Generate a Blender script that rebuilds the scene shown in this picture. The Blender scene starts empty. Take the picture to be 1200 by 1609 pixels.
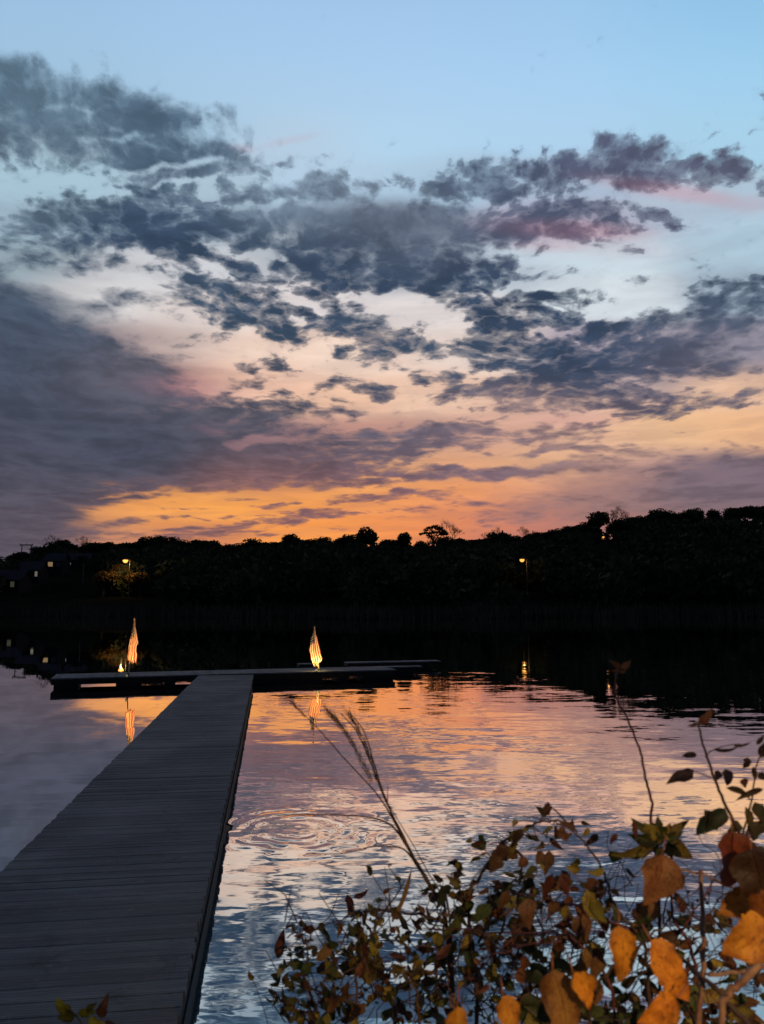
import bpy, bmesh, math, random
import numpy as np
from mathutils import Vector, Matrix, noise as mnoise

R = math.radians
rnd = random.Random(7)
sc = bpy.context.scene
COL = sc.collection

# ------------------------------------------------------------------ camera model (photo 1200 x 1609)
W, H, F = 1200.0, 1609.0, 1209.0
HZ = 952.0
PITCH = math.atan((HZ - H / 2) / F)
CAM = Vector((0, 0, 1.95))
cp, sp = math.cos(PITCH), math.sin(PITCH)

def ray(px, py):
    x = (px - W / 2) / F
    u = (H / 2 - py) / F
    return Vector((x, cp - sp * u, sp + cp * u))

def on_z(px, py, z):
    r = ray(px, py)
    return CAM + r * ((z - CAM.z) / r.z)

def at(px, py, y):
    r = ray(px, py)
    return CAM + r * (y / r.y)

def to_px(v):
    d = Vector(v) - CAM
    f = d.y * cp + d.z * sp
    u = -d.y * sp + d.z * cp
    if f <= 0.01: return (-9999, -9999)
    return (W / 2 + d.x / f * F, H / 2 - u / f * F)

# ------------------------------------------------------------------ helpers
def tag(o, label=None, cat=None, group=None, kind=None):
    if label: o['label'] = label
    if cat: o['category'] = cat
    if group: o['group'] = group
    if kind: o['kind'] = kind
    return o

def empty(name, loc=(0, 0, 0), rz=0.0):
    o = bpy.data.objects.new(name, None)
    o.empty_display_size = 0.2
    COL.objects.link(o); o.location = loc; o.rotation_euler = (0, 0, rz)
    return o

def mesh_obj(name, verts, faces, mat, parent=None, smooth=False, loc=None):
    me = bpy.data.meshes.new(name)
    me.from_pydata([tuple(v) for v in verts], [], faces)
    me.update()
    if mat: me.materials.append(mat)
    if smooth:
        me.polygons.foreach_set('use_smooth', [True] * len(me.polygons))
    o = bpy.data.objects.new(name, me)
    COL.objects.link(o)
    if parent: o.parent = parent
    if loc is not None: o.location = loc
    return o

class MB:
    def __init__(s): s.v = []; s.f = []; s.c = []; s.u = {}
    def add(s, vs, fs, col=None):
        n = len(s.v); s.v += [Vector(v) for v in vs]
        s.f += [tuple(i + n for i in f) for f in fs]
        s.c += [col] * len(vs)
    def box(s, lo, hi, M=None):
        vs = [Vector((x, y, z)) for z in (lo[2], hi[2]) for y in (lo[1], hi[1]) for x in (lo[0], hi[0])]
        if M is not None: vs = [M @ v for v in vs]
        s.add(vs, [(0, 2, 3, 1), (4, 5, 7, 6), (0, 1, 5, 4), (2, 6, 7, 3), (0, 4, 6, 2), (1, 3, 7, 5)])
    def tube(s, pts, r0, r1=None, n=6, col=None):
        if r1 is None: r1 = r0
        pts = [Vector(p) for p in pts]; m = len(pts)
        vs = []; fs = []
        prev = None
        for i, p in enumerate(pts):
            t = (pts[min(i + 1, m - 1)] - pts[max(i - 1, 0)]).normalized()
            if prev is None:
                a = t.orthogonal().normalized()
            else:
                a = (prev - t * prev.dot(t)).normalized()
            prev = a; b = t.cross(a)
            r = r0 + (r1 - r0) * i / max(1, m - 1)
            for k in range(n):
                an = 2 * math.pi * k / n
                vs.append(p + (a * math.cos(an) + b * math.sin(an)) * r)
        for i in range(m - 1):
            for k in range(n):
                k2 = (k + 1) % n
                fs.append((i * n + k, i * n + k2, (i + 1) * n + k2, (i + 1) * n + k))
        fs.append(tuple(range(n - 1, -1, -1))); fs.append(tuple((m - 1) * n + k for k in range(n)))
        s.add(vs, fs, col)
    def lathe(s, prof, c=(0, 0, 0), n=14):
        vs = []; fs = []; m = len(prof)
        for (r, z) in prof:
            for k in range(n):
                an = 2 * math.pi * k / n
                vs.append(Vector((c[0] + r * math.cos(an), c[1] + r * math.sin(an), c[2] + z)))
        for i in range(m - 1):
            for k in range(n):
                k2 = (k + 1) % n
                fs.append((i * n + k, i * n + k2, (i + 1) * n + k2, (i + 1) * n + k))
        fs.append(tuple(range(n - 1, -1, -1))); fs.append(tuple((m - 1) * n + k for k in range(n)))
        s.add(vs, fs)
    def build(s, name, mat, parent=None, smooth=False, loc=None):
        o = mesh_obj(name, s.v, s.f, mat, parent, smooth, loc)
        if any(c is not None for c in s.c):
            at_ = o.data.attributes.new('tint', 'FLOAT_COLOR', 'POINT')
            arr = np.array([(*(c or (0.1, 0.1, 0.1)), 1.0) for c in s.c], dtype=np.float32)
            at_.data.foreach_set('color', arr.ravel())
        if s.u:
            a2 = o.data.attributes.new('luv', 'FLOAT_VECTOR', 'POINT')
            a2.data.foreach_set('vector', np.array([s.u.get(i, (0, 0, 0)) for i in range(len(s.v))], dtype=np.float32).ravel())
        return o

def smooth_path(pts, k=6):
    """Catmull-Rom through points"""
    pts = [Vector(p) for p in pts]
    if len(pts) < 3:
        return [pts[0].lerp(pts[-1], i / k) for i in range(k + 1)]
    P = [pts[0] * 2 - pts[1]] + pts + [pts[-1] * 2 - pts[-2]]
    out = []
    for i in range(1, len(P) - 2):
        a, b, c, d = P[i - 1], P[i], P[i + 1], P[i + 2]
        for j in range(k):
            t = j / k
            out.append(0.5 * ((2 * b) + (c - a) * t + (2 * a - 5 * b + 4 * c - d) * t * t + (3 * b - a - 3 * c + d) * t ** 3))
    out.append(pts[-1])
    return out

# ------------------------------------------------------------------ node helpers
class NT:
    def __init__(s, mat_or_world):
        mat_or_world.use_nodes = True
        s.t = mat_or_world.node_tree; s.t.nodes.clear()
    def n(s, typ, ins=None, **kw):
        nd = s.t.nodes.new(typ)
        for k, v in kw.items(): setattr(nd, k, v)
        if ins:
            for k, v in ins.items():
                sock = nd.inputs[k]
                if isinstance(v, bpy.types.NodeSocket): s.t.links.new(v, sock)
                else: sock.default_value = v
        return nd
    def m(s, op, a, b=0.0, c=None, clamp=False):
        nd = s.t.nodes.new('ShaderNodeMath'); nd.operation = op; nd.use_clamp = clamp
        for i, v in enumerate((a, b, c)):
            if v is None: continue
            if isinstance(v, bpy.types.NodeSocket): s.t.links.new(v, nd.inputs[i])
            else: nd.inputs[i].default_value = v
        return nd.outputs[0]
    def vm(s, op, a, b=None, scale=None):
        nd = s.t.nodes.new('ShaderNodeVectorMath'); nd.operation = op
        for i, v in enumerate((a, b)):
            if v is None: continue
            if isinstance(v, bpy.types.NodeSocket): s.t.links.new(v, nd.inputs[i])
            else: nd.inputs[i].default_value = v
        if scale is not None:
            if isinstance(scale, bpy.types.NodeSocket): s.t.links.new(scale, nd.inputs['Scale'])
            else: nd.inputs['Scale'].default_value = scale
        return nd.outputs[0]
    def mix(s, f, a, b, blend='MIX'):
        nd = s.t.nodes.new('ShaderNodeMix'); nd.data_type = 'RGBA'; nd.blend_type = blend
        for sock, v in ((nd.inputs[0], f), (nd.inputs[6], a), (nd.inputs[7], b)):
            if isinstance(v, bpy.types.NodeSocket): s.t.links.new(v, sock)
            else: sock.default_value = (*v, 1.0) if isinstance(v, tuple) and len(v) == 3 else v
        return nd.outputs[2]
    def mr(s, v, a, b, c=0.0, d=1.0, interp='SMOOTHSTEP'):
        nd = s.t.nodes.new('ShaderNodeMapRange'); nd.interpolation_type = interp
        for i, x in enumerate((v, a, b, c, d)):
            if isinstance(x, bpy.types.NodeSocket): s.t.links.new(x, nd.inputs[i])
            else: nd.inputs[i].default_value = x
        return nd.outputs[0]
    def noise(s, vec, scale, detail=4, rough=0.55, dist=0.0, lac=2.0):
        return s.n('ShaderNodeTexNoise', {'Vector': vec, 'Scale': scale, 'Detail': detail, 'Roughness': rough,
                                          'Distortion': dist, 'Lacunarity': lac})
    def out(s, sock, world=False):
        o = s.t.nodes.new('ShaderNodeOutputWorld' if world else 'ShaderNodeOutputMaterial')
        s.t.links.new(sock, o.inputs['Surface'])

def simple_mat(name, col, rough=0.7, var=0.25, scale=6.0, metal=0.0, bump=0.0, spec=0.3):
    m = bpy.data.materials.new(name); t = NT(m)
    tc = t.n('ShaderNodeTexCoord').outputs['Object']
    nz = t.noise(tc, scale, 5, 0.6).outputs['Fac']
    c = t.mix(t.mr(nz, 0.25, 0.75), tuple(x * (1 - var) for x in col), tuple(min(1, x * (1 + var)) for x in col))
    b = t.n('ShaderNodeBsdfPrincipled', {'Base Color': c, 'Roughness': rough, 'Metallic': metal, 'Specular IOR Level': spec})
    if bump:
        bp = t.n('ShaderNodeBump', {'Height': nz, 'Strength': bump, 'Distance': 0.02})
        t.t.links.new(bp.outputs[0], b.inputs['Normal'])
    t.out(b.outputs[0]); return m

def emit_mat(name, col, strength):
    m = bpy.data.materials.new(name); t = NT(m)
    lw = t.n('ShaderNodeLayerWeight', {'Blend': 0.35}).outputs['Facing']
    s = t.mr(lw, 0.0, 1.0, strength, strength * 0.45, 'LINEAR')
    t.out(t.n('ShaderNodeEmission', {'Color': (*col, 1), 'Strength': s}).outputs[0]); return m

def s2l(c):
    c = np.asarray(c, dtype=float) / 255.0
    return np.where(c <= 0.04045, c / 12.92, ((c + 0.055) / 1.055) ** 2.4)

# ------------------------------------------------------------------ SKY (dome with smooth cloud-cover field, detail from noise nodes)
BASE = [ # x, y, (r,g,b), sx, sy
 (100,-350,(105,140,190)),(600,-350,(105,140,190)),(1100,-350,(105,142,192)),
 (100,-120,(140,175,218)),(600,-120,(145,180,224)),(1100,-120,(138,182,228)),
 (60,20,(158,194,226)),(350,20,(161,197,233)),(600,20,(163,199,235)),(850,20,(158,199,235)),(1150,20,(146,197,233)),
 (60,110,(160,196,224)),(350,120,(168,204,236)),(600,130,(168,205,240)),(850,130,(168,207,242)),(1150,130,(160,207,240)),
 (60,210,(156,180,194)),(300,200,(168,202,226)),(460,225,(184,206,226)),(600,220,(180,216,242)),(850,200,(176,214,243)),(1150,200,(168,211,236)),
 (60,285,(168,198,214)),(300,290,(172,196,212)),(520,280,(180,206,228)),(700,280,(172,200,222)),(900,290,(170,190,212)),(1160,330,(176,204,222)),
 (60,350,(160,184,200)),(300,350,(140,160,178)),(600,350,(124,136,154)),(900,345,(176,170,190)),(1080,330,(176,190,208)),
 (60,410,(150,168,178)),(190,430,(204,204,208)),(330,420,(216,218,222)),(460,400,(170,180,190)),(640,420,(150,160,174)),(800,420,(190,204,216)),(950,400,(200,216,226)),(1150,390,(174,200,216)),
 (40,480,(116,124,136)),(160,470,(220,216,216)),(320,490,(232,220,214)),(460,470,(222,214,214)),(700,490,(226,218,216)),(960,460,(216,226,232)),(1180,450,(158,176,192)),
 (40,560,(80,88,106)),(160,545,(118,108,122)),(260,540,(206,184,176)),(420,550,(242,214,196)),(560,560,(242,214,196)),(720,545,(232,214,204)),(950,550,(170,160,172)),(1160,550,(150,144,158)),
 (40,620,(78,82,102)),(200,600,(116,98,110)),(275,605,(176,130,128)),(400,600,(240,196,172)),(530,630,(244,200,170)),(680,620,(234,196,172)),(860,640,(226,186,164)),(1000,590,(180,160,160)),(1160,610,(232,190,160)),
 (40,690,(78,78,98)),(250,690,(82,80,98)),(440,690,(150,118,124)),(540,680,(190,142,132)),(680,690,(196,150,136)),(800,680,(216,168,148)),(930,690,(226,180,150)),(1060,680,(240,194,150)),(1180,680,(240,186,140)),
 (40,760,(82,80,94)),(250,745,(96,80,94)),(420,750,(160,112,104)),(560,725,(222,158,114)),(640,722,(232,176,130)),(700,730,(224,164,126)),(850,725,(232,180,138)),(980,735,(196,152,138)),(1100,735,(160,128,132)),(1190,740,(128,108,122)),
 (560,755,(248,172,98)),(700,765,(244,160,96)),(820,765,(228,160,122)),(950,775,(186,138,126)),(1100,780,(146,118,122)),
 (40,820,(92,86,96)),(130,800,(200,140,100)),(210,800,(250,166,86)),(330,790,(254,172,88)),(450,790,(248,162,84)),(600,790,(236,154,96)),(720,800,(226,142,100)),(850,810,(196,128,112)),(1000,815,(160,116,112)),(1150,830,(124,104,112)),
 (40,860,(96,86,100)),(150,845,(206,142,110)),(300,845,(206,130,92)),(480,835,(252,160,82)),(620,830,(244,148,84)),(760,840,(214,130,100)),(900,850,(166,112,108)),
]
DARK = [ (60,120,(92,116,136)),(250,220,(82,104,126)),(60,250,(86,106,124)),(450,300,(110,128,148)),
 (300,370,(56,74,98)),(550,410,(54,70,94)),(620,340,(98,108,126)),(760,290,(76,92,116)),(960,270,(86,94,118)),(1100,270,(88,92,114)),(840,340,(84,92,116)),
 (800,460,(56,72,96)),(180,470,(74,90,110)),(400,500,(60,78,100)),(640,560,(66,82,104)),(920,570,(58,74,98)),(1160,490,(66,82,104)),(1060,640,(92,88,106)),
 (40,560,(70,80,98)),(200,600,(98,94,106)),(150,650,(68,76,94)),(400,640,(84,84,98)),(200,720,(72,76,92)),(480,735,(88,82,96)),(40,720,(74,76,92)),(640,690,(100,96,112)),(740,690,(120,108,118)),(860,700,(150,122,122)),(740,742,(120,96,112)),
 (60,800,(88,82,94)),(250,835,(128,96,100)),(500,810,(122,92,100)),(620,800,(150,104,104)),(480,812,(140,98,102)),(430,796,(150,104,96)),(900,790,(150,116,114)),(1120,750,(118,102,112)),(600,-300,(60,76,100)),(1150,560,(96,98,116)) ]
COV = [ (430,752,120,11,-2,.95),(300,758,90,6,-4,.6),(560,758,60,5,-3,.7),(250,800,60,3,-4,.5),(330,812,60,4,-3,.6),(380,783,60,3,-3,.5),(620,760,60,4,-4,.6),(700,795,80,5,-3,.6),
 (-20,160,160,55,14,.55),(120,190,210,48,12,.45),(330,250,120,30,14,.45),(850,285,200,44,-6,.6),(1060,266,160,36,2,.55),(850,345,140,28,4,.55),(450,385,330,50,7,.5),(1150,495,120,36,-3,.5),(940,570,200,55,2,.5),(720,455,170,34,4,.5),(420,290,200,26,4,.35),(560,320,120,26,6,.4),(130,300,170,20,-4,.35),(180,778,150,13,-8,1.1),(330,762,120,8,-3,.9),(60,800,60,40,0,.8),(470,765,70,5,-2,.8),(240,812,50,3,-3,.5),(330,828,80,5,-2,.8),(440,806,60,3,-5,.7),(560,805,70,4,-4,.6),
 (560,560,330,70,5,.30),(600,480,300,60,5,.25),(200,440,200,40,5,.25),(300,300,330,55,-4,.25),(900,610,260,50,0,.2),(1060,460,160,40,-5,.2),(640,700,330,40,0,.25),(1000,360,160,40,5,.2),
 # x, y, rx, ry, angle(deg, +down right), amp
 (-30,135,110,50,16,.85),(70,150,180,55,12,.8),(190,175,150,34,10,.62),(280,190,110,30,6,.45),(60,205,170,32,0,.66),(120,232,150,22,0,.5),(250,246,120,17,-3,.9),(330,240,50,16,10,.55),
 (190,298,150,13,-8,.65),(330,300,120,10,0,.5),(440,288,80,8,-9,.5),(70,262,50,8,0,.4),(470,300,110,10,-5,.38),(120,322,90,9,0,.4),
 (90,275,110,8,-5,.55),(240,275,100,8,-6,.5),(420,262,60,6,-10,.35),(180,322,80,8,-6,.6),(360,330,90,10,-4,.6),(450,345,80,12,-4,.65),(250,318,60,7,0,.6),(540,300,60,12,0,.42),
 (60,342,50,14,0,.7),(0,350,30,16,0,.55),(30,380,55,16,0,.68),(100,412,70,16,5,.62),(40,420,40,10,0,.55),(150,358,110,30,2,.95),(270,345,110,34,6,.9),(310,378,170,36,6,1.05),(430,400,170,42,6,1.12),(570,415,150,40,4,1.1),(690,430,130,30,6,1.05),(790,428,100,14,10,.95),(840,425,45,9,5,.8),(770,470,120,28,4,1.0),(860,480,60,14,0,.75),
 (600,350,150,38,14,.62),(520,330,120,20,5,.45),(690,375,110,20,10,.5),
 (240,410,60,16,20,.7),(320,450,75,30,15,1.0),(360,475,60,22,25,.9),(185,474,42,20,-8,.92),(127,476,14,8,0,.6),(180,505,20,6,0,.3),(270,480,40,12,10,.45),(285,530,35,18,30,.5),(355,512,50,20,-14,.95),(300,545,30,10,0,.42),
 (440,505,34,34,30,.95),(440,535,42,16,0,.8),(500,490,50,26,22,1.0),(560,512,60,22,20,1.0),(600,540,50,14,0,.85),(640,528,40,12,-10,.9),(660,500,30,10,0,.5),(640,580,40,12,0,.75),(690,545,28,14,0,.75),(605,562,30,14,0,.8),(700,592,20,12,30,.6),(520,455,60,12,0,.45),
 (430,566,22,9,10,.95),(453,575,16,9,0,.95),(470,583,14,7,0,.85),(380,606,24,10,0,.9),(404,580,16,8,10,.8),(437,618,28,12,0,.95),(409,598,8,5,0,.7),(495,574,18,6,0,.5),(537,561,22,10,5,.95),(525,607,28,9,4,.95),(585,611,34,14,8,1.0),(560,653,20,4,0,.8),(572,577,12,6,0,.6),(382,575,12,6,0,.7),
 (830,498,60,22,0,.8),(900,545,130,34,0,1.12),(960,530,90,34,8,1.0),(1050,565,75,28,4,1.1),(900,600,140,28,-3,1.2),(880,560,120,30,0,.9),(800,612,100,17,-4,1.0),(730,612,44,12,0,.8),(790,523,44,11,0,.8),(735,505,50,14,5,.6),(740,548,40,12,0,.62),(790,570,36,14,0,.9),(770,545,30,10,0,.7),(850,470,60,16,10,.95),(1020,510,30,9,-12,.8),(990,505,30,7,0,.5),(1140,578,60,14,4,.7),(1010,615,90,16,0,.72),(1060,640,120,11,-4,1.0),(960,642,120,9,3,.75),(1170,625,50,8,-14,.85),(850,640,60,8,0,.5),
 (1120,495,110,18,-3,.95),(1150,465,80,16,-6,.9),(1180,435,60,9,-6,1.0),(1090,470,40,8,-10,.7),(1100,420,60,12,-8,.4),(1150,530,80,24,0,.5),(1000,437,60,8,-3,.5),
 (902,424,20,9,0,1.0),(963,468,14,8,0,.95),(927,450,14,7,0,.5),(1060,485,40,3,0,.5),(975,390,40,6,-8,.45),(880,400,50,9,5,.5),
 (740,285,50,28,0,1.1),(700,292,40,22,0,.7),(800,290,52,30,-5,1.08),(870,275,54,32,-14,.95),(940,255,60,34,-14,.95),(1025,230,44,17,0,1.0),(990,270,90,30,5,.95),(1080,268,80,22,6,1.05),(1150,280,60,14,6,.9),(1190,295,40,9,10,.6),(650,288,30,18,0,.5),(612,290,22,14,0,.4),(1100,214,40,4,-4,.6),(1180,233,40,3,-6,.5),(1160,258,40,5,4,.6),
 (830,352,110,24,6,1.08),(760,360,80,14,10,.7),(905,325,50,20,5,1.0),(950,325,30,12,20,.7),(1040,337,44,12,22,1.0),(1000,345,50,9,15,.5),(900,370,60,10,5,.5),(1120,335,60,14,6,.4),(1010,400,60,8,4,.5),(1110,370,60,10,10,.35),
 (-20,530,160,80,20,1.3),(110,560,140,50,22,1.05),(200,600,90,26,10,.8),(60,600,160,50,0,1.2),(130,648,220,26,2,1.2),(300,640,110,16,2,.95),(420,640,90,14,0,.92),(470,650,50,8,0,.6),(250,690,240,34,0,1.2),(400,690,60,12,-8,.7),(60,720,260,50,0,1.5),(280,735,200,24,-2,1.25),(400,725,110,20,0,1.2),(490,738,100,18,-3,1.2),(560,722,70,9,-10,1.1),(540,742,60,8,0,.9),(20,800,90,80,0,1.5),(110,775,90,20,-14,.9),
 (620,692,80,15,-6,1.1),(690,680,90,14,0,1.1),(640,708,100,10,-6,1.1),(560,690,60,10,0,.42),(850,680,90,12,-3,.95),(870,706,60,6,0,1.0),(960,705,90,12,0,.6),(960,690,60,7,0,.3),(800,712,90,6,-3,.5),(930,722,60,5,0,.6),(1150,700,50,4,-5,.55),(1080,676,50,3,0,.4),
 (740,743,160,9,-2,1.3),(860,738,90,6,-4,.9),(640,733,40,4,-4,.6),(630,778,80,9,-2,1.2),(740,786,60,4,4,.6),(570,782,60,8,0,.8),(520,760,60,5,-4,.55),(640,810,70,7,-3,.6),
 (185,822,50,6,-6,1.2),(150,835,40,4,0,.9),(430,796,50,4.5,-2,1.1),(490,812,62,10,-8,1.2),(400,820,80,6,-4,.85),(280,838,100,7,-3,.95),(360,842,90,8,0,.8),(120,850,60,10,0,.5),(560,838,60,4,-5,.4),(520,828,50,4,0,.4),
 (1120,760,130,34,-8,.95),(980,775,120,26,-6,.7),(1180,740,60,30,-8,.8),(900,740,90,14,-6,.42),(880,800,120,22,-4,.6),(1060,730,80,10,-4,.45),(780,820,80,14,-4,.5),
 (200,-60,160,30,5,.6),(900,-200,300,60,0,.7),(1500,200,260,80,0,.8),(-350,250,300,120,5,1.0),(-400,600,260,200,0,1.3),(1500,600,200,90,0,.8),(1450,780,220,50,0,1.0)]
HOLES = [(230,775,90,3,-5,.4),(70,292,120,9,-6,.8),(250,262,90,5,-4,.6),(300,285,70,4,-5,.5),(420,318,60,6,-4,.7),(530,325,40,8,0,.4),(212,398,36,9,25,.8),(395,402,46,9,18,.8),(330,418,30,7,25,.5),(100,440,60,12,10,.9),(250,505,60,14,10,.8),
 (470,474,26,9,20,.75),(345,545,60,12,0,.8),(480,545,30,6,10,.4),(605,470,50,7,5,.7),(655,488,60,11,12,.9),(715,505,30,16,0,.6),(600,590,50,5,0,.5),(870,448,90,7,-6,.9),(960,412,90,12,-4,.8),(1010,475,60,14,-6,.9),(960,495,30,7,0,.6),
 (318,680,22,6,0,1),(400,688,40,6,0,1),(370,695,20,4,0,.7),(790,316,60,6,-8,.45),(880,312,40,5,6,.4),(700,315,40,6,0,.5),(980,302,70,7,10,.6),(930,310,30,8,0,.6),(20,320,60,9,-5,.7),(150,300,60,5,-5,.6),(600,300,40,10,0,.5),(860,520,60,4,-10,.4),(770,590,30,4,0,.6),(690,570,40,6,0,.6),(1100,600,60,6,0,.6),(1020,605,50,4,0,.5),(190,215,60,5,-10,.4),(120,170,50,6,8,.25)]
SOFT = [(0,540,200,110,0,1.0),(180,600,130,50,0,.9),(200,700,340,60,0,.7),(20,800,160,90,0,.9),(1120,760,180,50,0,.9),(950,775,200,50,0,1.0),(850,700,140,40,0,.3),(600,350,150,40,10,.7),(640,690,130,30,0,.1),(60,130,160,70,0,.5),(270,200,180,60,0,.55),(1150,540,90,50,0,.6)]
PINK = [(900,362,100,14,3,.85),(870,385,60,9,0,.6),(1060,300,110,11,9,.85),(1140,315,60,10,9,.6),(950,385,110,16,5,.3),(455,220,40,5,-12,.32),(383,233,18,6,10,.4),(275,608,60,14,5,.5),(900,658,70,10,0,.5),(1180,320,40,12,0,.5)]

def blobs(L, X, Y, prod=True):
    acc = np.ones_like(X) if prod else np.zeros_like(X)
    for (x, y, rx, ry, a, amp) in L:
        ca, sa = math.cos(R(a)), math.sin(R(a))
        dx, dy = X - x, Y - y
        u = (dx * ca + dy * sa) / rx; v = (-dx * sa + dy * ca) / ry
        q = u * u + v * v
        g = np.exp(-0.50 * q ** 1.6)
        if prod: acc *= (1 - np.minimum(0.97, amp * 0.8 * g))
        else: acc = np.maximum(acc, amp * g)
    return 1 - acc if prod else acc

def rbf(L, X, Y, sx, sy):
    num = np.zeros(X.shape + (3,)); den = np.full(X.shape, 1e-9)
    for (x, y, c) in L:
        w = np.exp(-((X - x) / sx) ** 2 - ((Y - y) / sy) ** 2) + 1e-5 / (1 + ((X - x) / 200) ** 2 + ((Y - y) / 150) ** 2)
        num += w[..., None] * s2l(c); den += w
    return num / den[..., None]

def build_sky():
    RAD = 3200.0
    az = np.concatenate([np.linspace(-180, -42, 36)[:-1], np.linspace(-42, 42, 380), np.linspace(42, 180, 36)[1:]])
    el = np.concatenate([np.linspace(-3, 1, 12)[:-1], np.linspace(1, 13, 120)[:-1], np.linspace(13, 42, 150), np.linspace(42, 89.5, 24)[1:]])
    A, E = np.meshgrid(np.radians(az), np.radians(el))
    dx, dy, dz = np.sin(A) * np.cos(E), np.cos(A) * np.cos(E), np.sin(E)
    # unroll: photo coordinates for the front of the sky, az/el continuation elsewhere
    fA = np.clip(A, R(-42), R(42)); fE = np.clip(E, R(-4), R(52))
    ddx, ddy, ddz = np.sin(fA) * np.cos(fE), np.cos(fA) * np.cos(fE), np.sin(fE)
    f = ddy * cp + ddz * sp; u = -ddy * sp + ddz * cp
    X = W / 2 + ddx / f * F + (A - fA) * 1400; Y = H / 2 - u / f * F - (E - fE) * 1400
    k = np.clip((Y - 150) / 130, 0, 1)[..., None]
    base = rbf(BASE, X, Y, 190, 90) * (1 - k) + rbf(BASE, X, Y, 86, 28) * k
    dark = rbf(DARK, X, Y, 110, 60)
    pink = np.clip(blobs(PINK, X, Y, False), 0, 1)[..., None]
    base = base * (1 - pink * .5) + s2l((206, 142, 152)) * pink * .5
    dark = dark * (1 - pink * .4) + s2l((150, 104, 120)) * pink * .4
    Xw = X + 9 * np.sin(Y / 21 + X / 90) + 6 * np.sin(Y / 11 - X / 47 + 2)
    Yw = Y + 5 * np.sin(X / 33 + Y / 60) + 3.5 * np.sin(X / 14.5 - Y / 25 + 1) + 2 * np.sin(X / 7.3 + 4)
    near_h = np.clip((840 - Y) / 120, 0.25, 1)      # flatter sheets low down
    Yw = Y + (Yw - Y) * near_h
    cov = blobs(COV, Xw, Yw) * (1 - blobs(HOLES, Xw, Yw)) ** 1.05 
    soft = np.clip(blobs(SOFT, X, Y, False), 0, 1)
    # away from the sunset the sky falls off to dusk blue
    back = np.clip((np.abs(A) - R(45)) / R(75), 0, 1)
    back = (back * back * (3 - 2 * back))[..., None]
    up = np.clip((E - R(40)) / R(40), 0, 1)[..., None]
    zen = s2l((80, 104, 150)) * (1 - np.clip((np.abs(A)[..., None] - R(60)) / R(120), 0, 1) * .6)
    base = base * (1 - up) + zen * up
    dusk = s2l((60, 70, 96)) * np.ones_like(base)
    base = base * (1 - back) + dusk * back
    dark = dark * (1 - back) + dusk * .6 * back
    n_el, n_az = A.shape
    V = np.stack([dx, dy, dz], -1).reshape(-1, 3) * RAD
    faces = []
    for i in range(n_el - 1):
        for j in range(n_az - 1):
            a = i * n_az + j
            faces.append((a, a + n_az, a + n_az + 1, a + 1))
    me = bpy.data.meshes.new('sky')
    me.from_pydata(V.tolist(), [], faces)
    me.polygons.foreach_set('use_smooth', [True] * len(me.polygons))
    def attr(name, arr, color=True):
        a = me.attributes.new(name, 'FLOAT_COLOR' if color else 'FLOAT', 'POINT')
        if color:
            buf = np.ones((V.shape[0], 4), dtype=np.float32); buf[:, :3] = arr.reshape(-1, 3)
            a.data.foreach_set('color', buf.ravel())
        else:
            a.data.foreach_set('value', arr.reshape(-1).astype(np.float32))
    attr('clear', base); attr('cloud', dark); attr('cover', cov, False); attr('soft', soft, False)
    mat = bpy.data.materials.new('sky_with_clouds'); t = NT(mat)
    pos = t.n('ShaderNodeNewGeometry').outputs['Position']
    d = t.vm('NORMALIZE', pos)
    sep = t.n('ShaderNodeSeparateXYZ', {0: d})
    # flat cloud layers seen obliquely: they flatten towards the horizon
    az_ = t.m('ARCTAN2', sep.outputs[0], sep.outputs[1])
    zz = t.m('MAXIMUM', t.m('ADD', sep.outputs[2], 0.11), 0.04)
    P = t.n('ShaderNodeCombineXYZ', {0: az_, 1: t.m('MULTIPLY', t.m('LOGARITHM', zz, math.e), 1.05), 2: 0.0}).outputs[0]
    wr = t.noise(P, 7.0, 3, 0.5).outputs['Color']
    Pw = t.vm('ADD', P, t.vm('SCALE', t.vm('SUBTRACT', wr, (0.5, 0.5, 0.5)), scale=0.085))
    n1 = t.noise(Pw, 11.0, 5, 0.52, 0.0).outputs['Fac']
    n2 = t.noise(Pw, 30.0, 8, 0.58, 0.15).outputs['Fac']
    vor = t.n('ShaderNodeTexVoronoi', {'Vector': t.vm('ADD', Pw, t.vm('SCALE', t.noise(P, 45, 4, .6).outputs['Color'], scale=0.030)), 'Scale': 30.0, 'Smoothness': 0.5, 'Detail': 1.4, 'Roughness': 0.6, 'Lacunarity': 2.2}, feature='SMOOTH_F1').outputs['Distance']
    def A_(n): return t.n('ShaderNodeAttribute', attribute_name=n)
    cov_ = A_('cover').outputs['Fac']; soft_ = A_('soft').outputs['Fac']
    nn = t.m('ADD', t.m('MULTIPLY', t.m('SUBTRACT', n1, 0.5), 0.85), t.m('MULTIPLY', t.m('SUBTRACT', n2, 0.5), 1.3))
    nn = t.m('ADD', nn, t.m('MULTIPLY', t.m('SUBTRACT', 0.46, vor), 0.88))
    nn = t.m('MULTIPLY', nn, t.mr(soft_, 0, 1, 1.0, 0.35, 'LINEAR'))
    dens = t.m('ADD', t.m('MULTIPLY', cov_, 1.18), nn)
    wdt = t.mr(soft_, 0, 1, 0.135, 0.42, 'LINEAR')
    alpha = t.mr(dens, t.m('SUBTRACT', 0.405, wdt), t.m('ADD', 0.435, wdt))
    # thin veil from the same field
    veil = t.m('MULTIPLY', t.mr(dens, 0.02, 0.5), 0.14)
    core = t.mr(dens, 0.40, 0.95)
    clear = A_('clear').outputs['Color']; cl = A_('cloud').outputs['Color']
    streak = t.noise(t.vm('MULTIPLY', P, (1.0, 2.6, 1.0)), 7.0, 6, 0.55, 0.4).outputs['Fac']
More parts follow.
